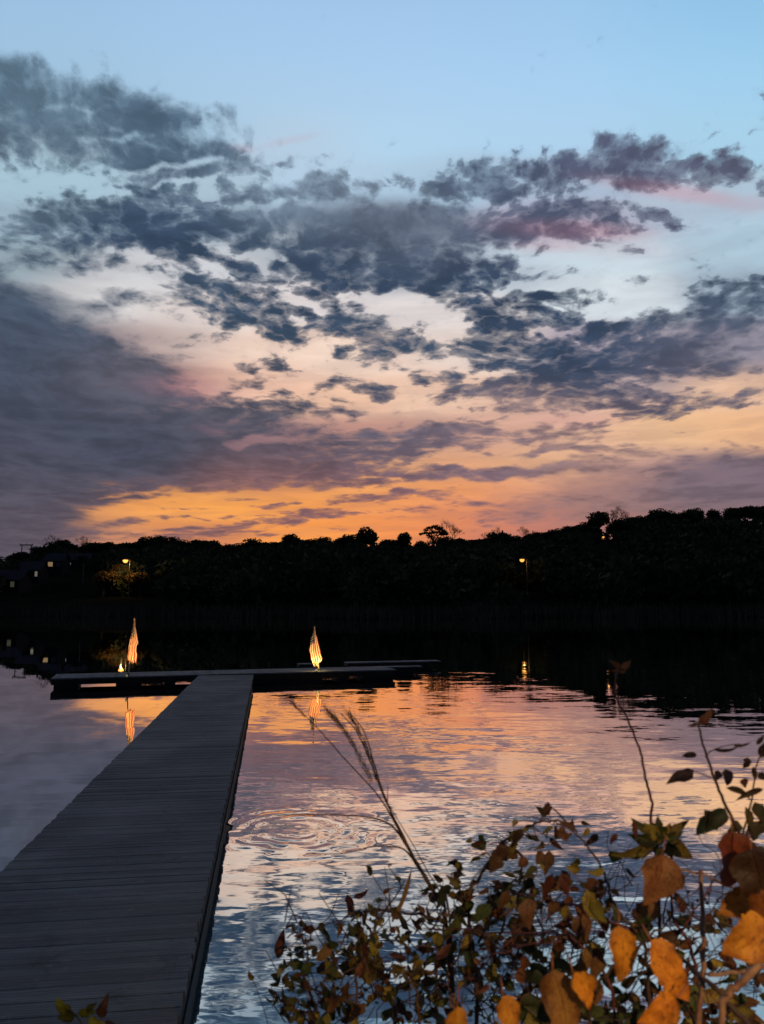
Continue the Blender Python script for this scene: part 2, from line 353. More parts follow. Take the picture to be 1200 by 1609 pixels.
    clear2 = t.mix(1.0, clear, t.n('ShaderNodeCombineColor', {0: t.mr(streak, .25, .75, .93, 1.06), 1: t.mr(streak, .25, .75, .91, 1.07), 2: t.mr(streak, .25, .75, .92, 1.07)}).outputs[0], 'MULTIPLY')
    # low thin sheets that only catch mauve light
    sh1 = t.noise(t.vm('MULTIPLY', Pw, (1.0, 1.9, 1.0)), 9.0, 7, 0.58, 0.3).outputs['Fac']
    lowm = t.m('MULTIPLY', t.mr(sep.outputs[2], 0.36, 0.20), t.mr(sh1, 0.44, 0.60, 0.0, 0.34))
    clear2 = t.mix(lowm, clear2, t.mix(0.55, cl, clear))
    hi = t.m('MULTIPLY', t.m('MULTIPLY', t.mr(sep.outputs[2], 0.20, 0.30), t.mr(sep.outputs[2], 0.50, 0.42)), t.mr(sh1, 0.44, 0.60, 0.0, 0.16))
    clear2 = t.mix(hi, clear2, t.mix(0.45, cl, clear))
    # no mottling high up where the sky is clear
    clear2 = t.mix(t.mr(sep.outputs[2], 0.42, 0.5), clear2, clear)
    c_edge = t.mix(0.34, cl, clear)
    shade = t.mr(t.m('ADD', t.m('MULTIPLY', n1, .5), t.m('MULTIPLY', n2, .5)), 0.35, 0.65, 1.22, 0.80)
    c_in = t.mix(core, c_edge, t.vm('SCALE', cl, scale=shade))
    col = t.mix(veil, clear2, cl)
    col = t.mix(alpha, col, c_in)
    em = t.n('ShaderNodeEmission', {'Color': col, 'Strength': 1.0})
    t.out(em.outputs[0])
    try: mat.cycles.emission_sampling = 'NONE'
    except Exception: pass
    me.materials.append(mat)
    o = bpy.data.objects.new('sky', me); COL.objects.link(o)
    tag(o, 'dusk sky, pale blue above, slate clouds over an orange glow', 'sky', kind='structure')

build_sky()

w = bpy.data.worlds.new("World"); sc.world = w; t = NT(w)
SUN_EL, SUN_AZ = R(2.0), R(-18)
sk = t.n('ShaderNodeTexSky', sky_type='NISHITA', sun_disc=False, sun_elevation=SUN_EL, sun_rotation=SUN_AZ)
t.out(t.n('ShaderNodeBackground', {'Color': sk.outputs[0], 'Strength': 0.05}).outputs[0], world=True)
sl = bpy.data.lights.new('sun', 'SUN'); sl.energy = 0.03; sl.angle = R(10); sl.color = (1, .72, .45)
so = bpy.data.objects.new('sun', sl); COL.objects.link(so)
so.rotation_euler = Vector((-math.sin(SUN_AZ), -math.cos(SUN_AZ), -math.tan(SUN_EL))).to_track_quat('-Z', 'Y').to_euler()

# ------------------------------------------------------------------ WATER
ring_c = on_z(466, 1304, 0)
def build_water():
    m = bpy.data.materials.new('lake_water'); t = NT(m)
    geo = t.n('ShaderNodeNewGeometry'); pos = geo.outputs['Position']
    sep = t.n('ShaderNodeSeparateXYZ', {0: pos})
    def slope(scale, amp, aniso=1.0, det=2, off=0.0):
        v = t.vm('MULTIPLY', t.vm('ADD', pos, (off, off * 1.7, 0)), (1.0 / aniso, 1.0, 1.0))
        c = t.noise(v, scale, det, 0.55, 0.2).outputs['Color']
        v2 = t.vm('MULTIPLY', t.vm('SUBTRACT', c, (0.5, 0.5, 0.5)), (amp / aniso, amp, 0.0))
        return v2
    # wind patches; calm in the lee left of the dock and far out
    patch = t.mr(t.noise(t.vm('MULTIPLY', pos, (0.35, 1.0, 1.0)), 0.22, 3, 0.55).outputs['Fac'], 0.36, 0.66, 0.35, 1.25)
    lee = t.mr(t.m('ADD', sep.outputs[0], t.m('MULTIPLY', sep.outputs[1], 0.146)), -2.6, 0.6, 0.14, 1.0)
    dist = t.mr(sep.outputs[1], 2.0, 20.0, 1.15, 0.42)
    far = t.mr(sep.outputs[1], 16.0, 70.0, 1.0, 0.30)
    amp = t.m('MULTIPLY', t.m('MULTIPLY', patch, lee), t.m('MULTIPLY', dist, far))
    s = t.vm('ADD', slope(2.2, 0.085, 3.2, 2), slope(6.5, 0.085, 3.4, 2, 3.3))
    s = t.vm('ADD', s, slope(19.0, 0.050, 3.0, 2, 9.1))
    s = t.vm('SCALE', s, scale=amp)
    big = slope(0.7, 0.030, 1.6, 2, 5.0)
    s = t.vm('ADD', s, t.vm('SCALE', big, scale=t.m('MULTIPLY', lee, t.mr(sep.outputs[1], 6.0, 30.0, 1.0, 0.2))))
    # ring ripples
    rel = t.vm('SUBTRACT', pos, tuple(ring_c))
    rel = t.vm('ADD', rel, t.vm('SCALE', t.vm('SUBTRACT', t.noise(pos, 3.0, 2).outputs['Color'], (.5, .5, .5)), scale=0.26))
    rel = t.vm('MULTIPLY', rel, (1, 1, 0))
    ln = t.n('ShaderNodeVectorMath', {0: rel}, operation='LENGTH').outputs['Value']
    rad = t.vm('NORMALIZE', rel)
    env = t.m('MULTIPLY', t.mr(ln, 0.05, 0.2), t.mr(ln, 1.0, 0.6))
    wave = t.m('MULTIPLY', t.m('SINE', t.m('MULTIPLY', t.m('POWER', ln, 0.85), 40.0)), t.m('MULTIPLY', t.m('MULTIPLY', env, t.mr(t.noise(pos, 2.3, 2).outputs['Fac'], .4, .6, .1, 1.0)), 0.060))
    s = t.vm('ADD', s, t.vm('SCALE', rad, scale=wave))
    nrm = t.vm('NORMALIZE', t.vm('ADD', s, (0, 0, 1.0)))
    enc = t.vm('ADD', t.vm('SCALE', nrm, scale=0.5), (0.5, 0.5, 0.5))
    nm = t.n('ShaderNodeNormalMap', {'Strength': 1.0, 'Color': enc}, space='WORLD').outputs[0]
    fr = t.n('ShaderNodeFresnel', {'IOR': 1.33, 'Normal': nm}).outputs[0]
    fac = t.mr(fr, 0.02, 0.26, 0.64, 1.0, 'LINEAR')
    gl = t.n('ShaderNodeBsdfGlossy', {'Color': t.mix(t.mr(fr, 0.02, 0.24), (0.62, 0.80, 0.88), (1.0, 0.98, 0.95)), 'Roughness': 0.012, 'Normal': nm})
    body = t.n('ShaderNodeBsdfDiffuse', {'Color': (0.02, 0.07, 0.10, 1), 'Normal': nm})
    mx = t.n('ShaderNodeMixShader', {0: fac, 1: body.outputs[0], 2: gl.outputs[0]})
    t.out(mx.outputs[0])
    vs = [(-1500, -8, 0), (1500, -8, 0), (1500, 900, 0), (-1500, 900, 0)]
    o = mesh_obj('water', vs, [(0, 1, 2, 3)], m)
    tag(o, 'calm rippled lake water reflecting the sunset sky', 'water', kind='structure')
build_water()

# ------------------------------------------------------------------ TERRAIN
SKY_LINE = [(-900,850),(-500,852),(-200,858),(0,868),(30,867),(60,860),(80,853),(110,851),(150,856),(165,851),(185,847),(210,849),(230,846),(260,844),(300,847),(330,849),(370,849),(420,846),(450,843),(500,840),(540,843),(560,843),(600,845),(640,845),(660,845),(700,842),(730,842),(790,838),(830,836),(870,828),(900,821),(935,815),(960,816),(990,816),(1020,806),(1060,799),(1100,802),(1140,797),(1180,796),(1210,800),(1300,800),(1600,820),(2100,830)]
def skyline(px):
    for (x0, y0), (x1, y1) in zip(SKY_LINE, SKY_LINE[1:]):
        if x0 <= px <= x1: return y0 + (y1 - y0) * (px - x0) / (x1 - x0)
    return SKY_LINE[0][1] if px < SKY_LINE[0][0] else SKY_LINE[-1][1]
RD = 350.0
def shore_d(px): return 128 + 10 * math.sin(px * 0.006 + 1) + 4 * math.sin(px * 0.031)
def ridge_z(px, margin=9.0): return CAM.z + (HZ - skyline(px)) / F * RD / 1.0 - margin
def terr_z(px, d):
    s = shore_d(px)
    if d < s: return -2.0 + 2.0 * max(0, (d - s + 20) / 20) - 0.0
    hz_ = ridge_z(px)
    if d <= RD:
        q = (d - s) / (RD - s)
        return 0.25 + (hz_ - 0.25) * (q ** 1.05)
    return hz_ - (d - RD) * 0.012
def terr_pt(px, d):
    return Vector(((px - W / 2) / F * d, d, 0))
def build_terrain():
    pxs = np.linspace(-2600, 3800, 260); ds = [100, 112, 116, 120, 124, 128, 132, 136, 140, 145, 160, 180, 205, 230, 260, 290, 320, 350, 400, 600, 1200, 2600]
    vs = []; fs = []
    for d in ds:
        for px in pxs:
            p = terr_pt(px, d); z = terr_z(px, d)
            if d > 130 and d < 1000: z += 0.8 * mnoise.noise(Vector((p.x * .03, p.y * .03, 0)))
            vs.append((p.x, p.y, z))
    n = len(pxs)
    for i in range(len(ds) - 1):
        for j in range(n - 1):
            a = i * n + j; fs.append((a, a + 1, a + n + 1, a + n))
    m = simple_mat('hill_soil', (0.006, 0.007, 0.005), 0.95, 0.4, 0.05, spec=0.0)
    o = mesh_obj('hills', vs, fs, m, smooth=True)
    tag(o, 'dark wooded hills along the far shore', 'hill', kind='structure')
    # near bank
    vs = []; fs = []
    nx, ny = 90, 24
    for j in range(ny):
        for i in range(nx):
            x = -60 + 120 * i / (nx - 1) if False else math.copysign(abs((i / (nx - 1)) * 2 - 1) ** 2.2 * 150, i / (nx - 1) - .5)
            y = 2.1 - (j / (ny - 1)) ** 2 * 160
            q = j / (ny - 1)
            z = -0.35 + 0.62 * min(1, q / 0.12) + 0.5 * q * q
            z += 0.05 * mnoise.noise(Vector((x * 1.3, y * 1.3, 0)))
            vs.append((x, y + .15 * mnoise.noise(Vector((x * .8, 3, 0))), z))
    for j in range(ny - 1):
        for i in range(nx - 1):
            a = j * nx + i; fs.append((a, a + nx, a + nx + 1, a + 1))
    o = mesh_obj('ground', vs, fs, simple_mat('bank_soil', (0.05, 0.04, 0.025), 0.95, 0.5, 8, bump=.6), smooth=True)
    tag(o, 'earth bank under the foreground bushes', 'ground', kind='structure')
    # lake bed: one sheet to the horizon
    o = mesh_obj('lake_bed', [(-2600, -170, -2.2), (2600, -170, -2.2), (2600, 2600, -2.2), (-2600, 2600, -2.2)], [(0, 1, 2, 3)], simple_mat('mud', (.04, .035, .025), .9))
    tag(o, 'muddy lake bed below the water', 'ground', kind='structure')
build_terrain()

# ------------------------------------------------------------------ TREES
def foliage_mat(name, c1, c2, tr=0.25, scale=0.6):
    m = bpy.data.materials.new(name); t = NT(m)
    tc = t.n('ShaderNodeTexCoord').outputs['Object']
    nz = t.noise(tc, scale, 4, 0.6).outputs['Fac']
    c = t.mix(t.mr(nz, .3, .7), c1, c2)
    d = t.n('ShaderNodeBsdfDiffuse', {'Color': c}); tl = t.n('ShaderNodeBsdfTranslucent', {'Color': c})
    t.out(t.n('ShaderNodeMixShader', {0: tr, 1: d.outputs[0], 2: tl.outputs[0]}).outputs[0]); return m
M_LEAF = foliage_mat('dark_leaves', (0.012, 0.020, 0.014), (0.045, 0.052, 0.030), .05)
M_AUT = foliage_mat('brown_leaves', (0.07, 0.05, 0.02), (0.11, 0.075, 0.03), .12)
M_BARK = simple_mat('bark', (0.05, 0.04, 0.03), .9, .4, 4)

def leaf_tri(mb, c, s, rg):
    a = Vector((rg.gauss(0, 1), rg.gauss(0, 1), rg.gauss(0, 1))).normalized()
    b = a.orthogonal().normalized() ; b = (Matrix.Rotation(rg.random() * 6.28, 3, a) @ b); e = a.cross(b)
    mb.add([c + b * s, c - b * s * .5 + e * s * .7, c - b * s * .7, c - b * s * .3 - e * s * .7], [(0, 1, 2, 3)])

def crown(mb, lobes, n, s, rg):
    tot = sum(l[3] * l[4] for l in lobes)
    for (x, y, z, rx, rz) in lobes:
        k = int(n * rx * rz / tot)
        ph = rg.random() * 50
        for _ in range(k):
            d = Vector((rg.gauss(0, 1), rg.gauss(0, 1), rg.gauss(0, 1))).normalized()
            f = 1 + .30 * mnoise.noise(d * 1.9 + Vector((ph, 0, 0))) + .18 * mnoise.noise(d * 5 + Vector((ph, 3, 0)))
            rr = (rg.random() ** .45) * f
            leaf_tri(mb, Vector((x + d.x * rx * rr, y + d.y * rx * rr, z + d.z * rz * rr)), s * rg.uniform(.6, 1.3), rg)

def make_tree(name, label, kind, seed, group=None):
    rg = random.Random(seed)
    root = empty(name); tag(root, label, 'tree', group)
    tk = MB(); cr = MB(); mat = M_LEAF
    if kind == 'round':
        tk.tube([(0, 0, -1.5), (.1, 0, 2), (0, .1, 5), (.2, 0, 8)], .45, .15, 7)
        for k in range(6):
            a = rg.random() * 6.28; tk.tube([(0, 0, 3 + k * .5), (math.cos(a) * 1.8, math.sin(a) * 1.8, 6 + rg.random()), (math.cos(a) * 3, math.sin(a) * 3, 8)], .16, .05, 5)
        lobes = [(rg.uniform(-2.4, 2.4), rg.uniform(-2.2, 2.2), rg.uniform(5.8, 8.4), rg.uniform(2.0, 2.9), rg.uniform(1.6, 2.4)) for _ in range(6)] + [(0, 0, 8.3, 3.0, 2.3)]
        crown(cr, lobes, 3400, .40, rg)
    elif kind == 'broad':
        tk.tube([(0, 0, -1.5), (0, 0, 2), (.2, .1, 5)], .55, .25, 7)
        for k in range(7):
            a = rg.random() * 6.28; tk.tube([(0, 0, 3), (math.cos(a) * 2.6, math.sin(a) * 2.6, 5.5), (math.cos(a) * 4.5, math.sin(a) * 4.5, 7.4)], .2, .05, 5)
        lobes = [(rg.uniform(-4.6, 4.6), rg.uniform(-3, 3), rg.uniform(5.2, 7.4), rg.uniform(1.9, 2.8), rg.uniform(1.3, 2.0)) for _ in range(9)]
        crown(cr, lobes, 4200, .40, rg)
    elif kind == 'umbrella':
        tk.tube([(0, 0, -1.5), (0, 0, 3), (-.2, .1, 6), (.1, 0, 9.5)], .42, .18, 7)
        for k in range(12):
            a = 6.28 * k / 12; rr = 4.8
            tk.tube([(0, 0, 5.5), (math.cos(a) * 2.4, math.sin(a) * 2.4, 9.3), (math.cos(a) * rr, math.sin(a) * rr, 10.3)], .16, .06, 5)
        lobes = []
        for k in range(34):
            a = rg.random() * 6.28; r_ = 5.4 * rg.random() ** .5
            lobes.append((math.cos(a) * r_, math.sin(a) * r_, 12.6 - .10 * r_ * r_ + rg.uniform(-.2, .2), 1.15, .6))
        for k in range(16):
            a = rg.random() * 6.28; lobes.append((math.cos(a) * 5.6, math.sin(a) * 5.6, 9.3, 1.0, .5))
        crown(cr, lobes, 3600, .28, rg)
        crown(cr, [(-1.5, 0, 8.0, 2.2, .9), (2, 0, 7.4, 1.6, .8), (0, 1, 6.0, 3, 1.2)], 700, .28, rg)
    elif kind == 'bare':
        def br(p, d, l, r, lev):
            q = p + d * l; mid = p + d * l * .5 + Vector((rg.uniform(-.1, .1), rg.uniform(-.1, .1), 0)) * l
            tk.tube([p, mid, q], r, r * .6, 4)
            if lev == 0: 
                for _ in range(3): leaf_tri(cr, q + Vector((rg.gauss(0, .25), rg.gauss(0, .25), rg.gauss(0, .25))), .12, rg)
                return
            for _ in range(3 if lev > 1 else 4):
                nd = (d + Vector((rg.uniform(-.75, .75), rg.uniform(-.75, .75), rg.uniform(-.15, .35)))).normalized()
                br(q, nd, l * rg.uniform(.6, .82), r * .58, lev - 1)
        br(Vector((0, 0, -1.5)), Vector((0, 0, 1)), 4.6, .3, 5); mat = M_AUT
    elif kind == 'pointed':
        tk.tube([(0, 0, -1.5), (0, 0, 9.5)], .3, .05, 6)
        for k in range(13):
            z = 1.8 + k * .62; rr = 2.2 * (1 - k / 14.5)
            crown(cr, [(0, 0, z, rr, .42)], 150, .3, rg)
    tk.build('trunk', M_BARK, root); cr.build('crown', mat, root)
    return root

def copy_tree(o, parent=None):
    c = o.copy(); COL.objects.link(c)
    if parent is not None: c.parent = parent
    for ch in list(o.children): copy_tree(ch, c)
    return c

def put_tree(t, px, top_y, d, hgt, s=1.0, rz=None):
    """stand a tree of model height hgt so that its base meets the slope"""
    p = terr_pt(px, d)
    top = CAM.z + (HZ - top_y) / F * d
    zb = terr_z(px, d)
    k = max(.35, min(1.6, (top - zb) / hgt))
    t.location = (p.x, p.y, zb if (top - zb) / hgt < 1.6 else top - hgt * k)
    t.scale = (k * s, k * s, k); t.rotation_euler = (0, 0, rnd.random() * 6.28 if rz is None else rz)

protoR = make_tree('ridge_tree', 'round black broadleaf tree on the skyline ridge', 'round', 1, 'round trees along the ridge')
protoR2 = make_tree('ridge_tree', 'lumpy black broadleaf tree on the skyline ridge', 'round', 9, 'lumpy trees along the ridge')
protoB = make_tree('broad_tree', 'broad low spreading tree on the skyline ridge', 'broad', 2, 'broad trees along the ridge')
protoP = make_tree('pointed_tree', 'small pointed dark tree on the left ridge', 'pointed', 3, 'pointed trees on the ridge')
protoN = make_tree('bare_tree', 'thin bare twiggy tree on the skyline', 'bare', 4, 'bare trees on the ridge')
first = {}
def next_of(p, key):
    if key not in first: first[key] = 1; return p
    return copy_tree(p)
# special ones
sp1 = copy_tree(protoR); sp1.name = 'round_tree'; sp1['label'] = 'tallest round domed tree above the middle of the ridge, left of the umbrella tree'; del sp1['group']; put_tree(sp1, 574, 828, RD, 10.6, 1.0, 0.3)
sp2 = make_tree('umbrella_tree', 'umbrella shaped tree with sky showing under its crown', 'umbrella', 5); put_tree(sp2, 682, 825, RD, 13.2, .98, 0.5)
sp3 = copy_tree(protoR2); sp3.name = 'round_tree'; sp3['label'] = 'small round topped tree between the domed tree and the umbrella tree'; del sp3['group']; put_tree(sp3, 636, 837, RD - 8, 10.6, .95, 1.3)
sp4 = copy_tree(protoR2); sp4.name = 'round_tree'; sp4['label'] = 'bushy tree rising at the left shoulder of the right hill, above the small hill light'; del sp4['group']; put_tree(sp4, 940, 804, RD - 6, 10.6, 1.25, 2.2)
pl = [(705,826,'n'),(790,832,'p'),(775,834,'n'),(828,832,'n'),(965,803,'n'),(978,806,'n'),(95,851,'n'),(128,848,'n'),(68,855,'p'),(82,847,'n'),(270,843,'p')]
for px, ty, k in pl:
    p = {'n': protoN, 'p': protoP}[k]
    o = next_of(p, k); put_tree(o, px, ty, RD - 3, {'n': 11.5, 'p': 10.2}[k], .9)
px = -180
kinds = ['r', 'b', 's']
while px < 1420:
    if not any(abs(px - q) < 17 for q in (574, 682, 636, 940)):
        k = rnd.choice('rsb') if px < 900 else rnd.choice('rsbs')
        p = {'r': protoR, 's': protoR2, 'b': protoB}[k]; hg = {'r': 10.6, 's': 10.6, 'b': 9.2}[k]
        o = next_of(p, k)
        put_tree(o, px, skyline(px) + rnd.choice((-3, -1, 1, 3, 5, 6)) + (1 if k == 'b' else 0), RD - rnd.uniform(0, 14), hg, rnd.uniform(1.15, 1.75))
    px += rnd.uniform(11, 27)

# fixed spots on the slope that must stay visible: (px, py, dist)
LAMPS = [(197, 881, 168), (820, 880, 165), (949, 844, 300)]
HOUSES = [(82, 892, 262), (104, 890, 285), (60, 906, 236), (22, 922, 205), (205, 0, 0)]
CLEAR = [(197, 893, 7, 16, 166), (190, 897, 30, 4, 166), (820, 880, 5, 5, 163), (949, 844, 9, 8, 302), (80, 888, 7, 5, 264), (104, 886, 5, 4, 290), (64, 903, 5, 5, 238), (27, 919, 5, 5, 207), (60,880,16,2,264), (137,898,2,2,240), (138, 897, 10, 10, 250)]

def clump_mass():
    rg = random.Random(11)
    mb = MB(); verts = []; faces = []
    # three clump templates
    temps = []
    for k in range(4):
        m_ = MB(); r2 = random.Random(60 + k)
        lobes = [(r2.uniform(-2, 2), r2.uniform(-2, 2), r2.uniform(2.5, 5.5), r2.uniform(1.8, 2.6), r2.uniform(1.6, 2.4)) for _ in range(4)]
        crown(m_, lobes, 240, .75, r2)
        temps.append((np.array([tuple(v) for v in m_.v]), np.array(m_.f)))
    VV = []; FF = []; n = 0
    for _ in range(3600):
        px = rg.uniform(-700, 1900); d = shore_d(px) + 8 + (RD - shore_d(px) - 12) * rg.random() ** .8
        z = terr_z(px, d); p = terr_pt(px, d)
        sc_ = rg.uniform(.8, 1.35) * (1.0 if d < RD - 60 else .8)
        tx, ty = to_px((p.x, p.y, z + 7.8 * sc_)); bx, by = to_px((p.x, p.y, z)); rw = 4.8 * sc_ / d * F
        bad = False
        for (cx, cy, cw, ch, cd) in CLEAR:
            if d < cd + 6 and abs(tx - cx) < cw + rw and ty < cy + ch and by > cy - ch: bad = True
        if bad: continue
        if ty < skyline(px) + 4: continue
        v, f = temps[rg.randrange(4)]
        a = rg.random() * 6.28; ca, sa = math.cos(a), math.sin(a)
        vv = v.copy() * sc_; x = vv[:, 0] * ca - vv[:, 1] * sa; y = vv[:, 0] * sa + vv[:, 1] * ca
        vv[:, 0] = x + p.x; vv[:, 1] = y + p.y; vv[:, 2] += z - .6
        VV.append(vv); FF.append(f + n); n += len(v)
    V = np.concatenate(VV); Fc = np.concatenate(FF)
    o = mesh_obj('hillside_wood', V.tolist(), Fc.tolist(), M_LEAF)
    tag(o, 'dark mass of woodland covering the far hillside', 'wood', kind='stuff')
clump_mass()

def reeds():
    rg = random.Random(5); mb = MB()
    for _ in range(5200):
        px = rg.uniform(-500, 1700); d = shore_d(px) - 1.5 + rg.random() * 9
        p = terr_pt(px, d); z = max(-.2, terr_z(px, d) - .3); h = rg.uniform(1.0, 2.2); dx = rg.uniform(-.25, .25)
        wd = .10
        mb.add([(p.x - wd, p.y, z), (p.x + wd, p.y, z), (p.x + dx + wd * .3, p.y, z + h), (p.x + dx - wd * .3, p.y, z + h)], [(0, 1, 2, 3)])
    o = mb.build('marsh_reeds', foliage_mat('reeds', (.03, .03, .02), (.055, .05, .035), .05))
    tag(o, 'band of dull reeds along the far waterline', 'reeds', kind='stuff')
reeds()

# ------------------------------------------------------------------ far street lamps, houses, pole
M_POLE = simple_mat('painted_steel', (0.05, 0.045, 0.04), .5, .2, 8)
def street_lamp(px, py, d, label, rad, lit, energy, arm=-1.0, hgt=None):
    p = terr_pt(px, d); zl = CAM.z + (HZ - py) / F * d; zb = terr_z(px, d) - .2
    root = empty('street_lamp', (p.x, d, zb)); tag(root, label, 'street lamp')
    h = zl - zb
    m = MB(); m.tube([(-arm, 0, 0), (-arm, 0, h * .5), (-arm, 0, h)], .13, .09, 8); m.lathe([(.25, 0), (.25, .3), (.14, .4)], (-arm, 0, 0), 10)
    m.build('pole', M_POLE, root)
    a = MB(); a.tube([(-arm, 0, h), (-arm * .6, 0, h + .35), (0, 0, h + .42)], .06, .05, 6); a.build('arm', M_POLE, root)
    b = MB(); b.lathe([(.05, .42), (.22, .34), (.36, .18), (.38, .12)], (0, 0, h), 12); b.build('lamp_head', M_POLE, root, True)
    g = MB(); g.lathe([(.02, -rad), (rad * .6, -rad * .8), (rad * .95, -rad * .3), (rad, 0.0), (rad * .9, .1)], (0, 0, h), 14)
    g.build('lamp_glass', emit_mat('lamp_glow', (1, .42, .075), lit), root, True)
    l = bpy.data.lights.new('street_light', 'POINT'); l.energy = energy; l.color = (1, .55, .18); l.shadow_soft_size = 0
    lo = bpy.data.objects.new('street_light', l); COL.objects.link(lo); lo.location = (p.x, d - .1, zl - rad - .25)
    return root
street_lamp(197, 881, 168, 'street lamp with tall lit pole glowing over brown trees at left', .58, 2.6, 1100)
street_lamp(820, 880, 165, 'single amber street lamp in the dark woods, mirrored in the lake', .52, 2.0, 200)
street_lamp(949, 844, 300, 'tiny white hill light high on the right wooded hill', .46, 1.5, 12)

# lit brown trees around left lamp
for i, (px, ty, d) in enumerate([(165, 896, 171), (188, 893, 174), (222, 898, 172)]):
    o = copy_tree(protoB if i != 1 else protoR2); o.name = 'lit_tree'; del o['group']
    o['label'] = ['brown leafed tree left of the tall street lamp, warmly lit', 'brown leafed tree directly behind the tall street lamp pole', 'brown leafed tree right of the tall street lamp, dimly lit'][i]
    for ch in o.children:
        if ch.name.startswith('crown'):
            ch.data = ch.data.copy(); ch.data.materials.clear(); ch.data.materials.append(M_AUT)
    put_tree(o, px, ty, d, 9.5, 1.0)

M_WALL = simple_mat('house_siding', (.02, .02, .023), .9, .1, 1, spec=0); M_ROOF = simple_mat('house_roof', (.022, .024, .03), .9, .15, 1, spec=0)
M_FRAME = simple_mat('window_trim', (.15, .15, .15), .6, .1, 2)
M_WIN = {}
def house(px, py, d, wdt, label, wins, rz=0.0):
    p = terr_pt(px, d); zw = CAM.z + (HZ - py) / F * d; zb = zw - 2.2
    root = empty('house', (p.x, d, zb), rz); tag(root, label, 'house', 'houses on the left hillside')
    hw = wdt / 2; dp = 3.5
    m = MB(); m.add([(-hw, -dp, -6), (hw, -dp, -6), (hw, dp, -6), (-hw, dp, -6), (-hw, -dp, 3.4), (hw, -dp, 3.4), (hw, dp, 3.4), (-hw, dp, 3.4), (-hw, 0, 5.8), (hw, 0, 5.8)],
                    [(0, 1, 5, 4), (1, 2, 6, 9, 5), (2, 3, 7, 6), (3, 0, 4, 8, 7)])
    m.build('wall', M_WALL, root)
    r = MB()
    for s in (-1, 1):
        r.add([(-hw - .5, s * (dp + .5), 3.15), (hw + .5, s * (dp + .5), 3.15), (hw + .5, 0, 5.95), (-hw - .5, 0, 5.95),
               (-hw - .5, s * (dp + .5), 3.35), (hw + .5, s * (dp + .5), 3.35), (hw + .5, 0, 6.15), (-hw - .5, 0, 6.15)],
              [(0, 1, 2, 3), (4, 5, 6, 7), (0, 1, 5, 4), (0, 3, 7, 4), (1, 2, 6, 5)])
    ro = r.build('roof', M_ROOF, root)
    c = MB(); c.box((hw * .4, .3, 5.0), (hw * .4 + .7, 1.0, 7.0)); c.build('chimney', M_WALL, ro)
    for (x, z, ww, wh, col, st) in wins:
        f = MB()
        y0, y1 = -dp - .06, -dp + .02
        f.box((x - ww - .12, y0, z - wh - .12), (x + ww + .12, y1, z - wh)); f.box((x - ww - .12, y0, z + wh), (x + ww + .12, y1, z + wh + .12))
        f.box((x - ww - .12, y0, z - wh), (x - ww, y1, z + wh)); f.box((x + ww, y0, z - wh), (x + ww + .12, y1, z + wh)); 
        fo = f.build('window', M_FRAME, root)
        g = MB(); g.box((x - ww, -dp - .02, z - wh), (x + ww, -dp + .01, z + wh))
        key = (col, st)
        if key not in M_WIN: M_WIN[key] = emit_mat('window_glow', col, st) if st > 0 else simple_mat('dark_glass', (.02, .02, .025), .1)
        g.build('pane', M_WIN[key], fo)
    return root
WY = (1, .66, .34); WC = (.85, .8, .62)
house(90, 888, 262, 6, 'house with the largest warm lit window and a pale roof', [(-.8, 2.2, .8, .75, WY, .22), (1.9, 2.2, .5, .6, WY, 0)])
house(127, 886, 288, 8, 'house with a small cool white window, rightmost of the hillside houses', [(-2.9, 2.2, .6, .6, WC, .14), (2.5, 2.2, .5, .6, WC, 0)])
house(53, 903, 236, 6.5, 'low house with a narrow pale lit window below the others', [(2.5, 2.2, .4, .75, WC, .15), (-1.6, 2.2, .5, .6, WC, 0)])
house(16, 919, 205, 9, 'house nearest the left edge with a dim greenish window', [(2.6, 2.2, .5, .7, (.75, .8, .5), .05), (-2.8, 2.2, .6, .6, WC, 0)])

def hframe():
    d = RD - 4; x0 = (33 - W / 2) / F * d; x1 = (48 - W / 2) / F * d
    zt = CAM.z + (HZ - 856) / F * d; zb = terr_z(40, d)
    root = empty('utility_pole', ((x0 + x1) / 2, d, zb)); tag(root, 'twin legged utility pole with a flat crossbar on the far left skyline', 'utility pole')
    hw = (x1 - x0) / 2; h = zt - zb
    m_ = simple_mat('pole_wood', (.06, .05, .04), .9)
    for s in (-1, 1):
        m = MB(); m.tube([(s * hw, 0, -1), (s * hw * .98, 0, h)], .26, .2, 7); m.build('leg', m_, root)
    m = MB(); m.box((-hw - .9, -.3, h - .5), (hw + .9, -.21, h)); m.build('crossbar', m_, root)
    for x in (-hw - .7, 0, hw + .7):
        i = MB(); i.lathe([(.08, h), (.16, h + .15), (.1, h + .3), (.16, h + .45), (.05, h + .55)], (x, -.2, 0), 8); i.build('insulator', m_, root)
    p = MB(); 
hframe()
def thin_pole():
    d = 220; p = terr_pt(132, d); zb = terr_z(132, d); zt = CAM.z + (HZ - 886) / F * d
    root = empty('utility_pole', (p.x, d, zb)); tag(root, 'single thin faint pole in the dark wood left of the tall street lamp', 'utility pole')
    m = MB(); m.tube([(0, 0, -1), (0, 0, zt - zb)], .22, .15, 7); m.build('pole', M_POLE, root)
    m = MB(); m.box((-1, -.2, zt - zb - .6), (1, -.16, zt - zb - .45)); m.build('crossbar', M_POLE, root)
thin_pole()

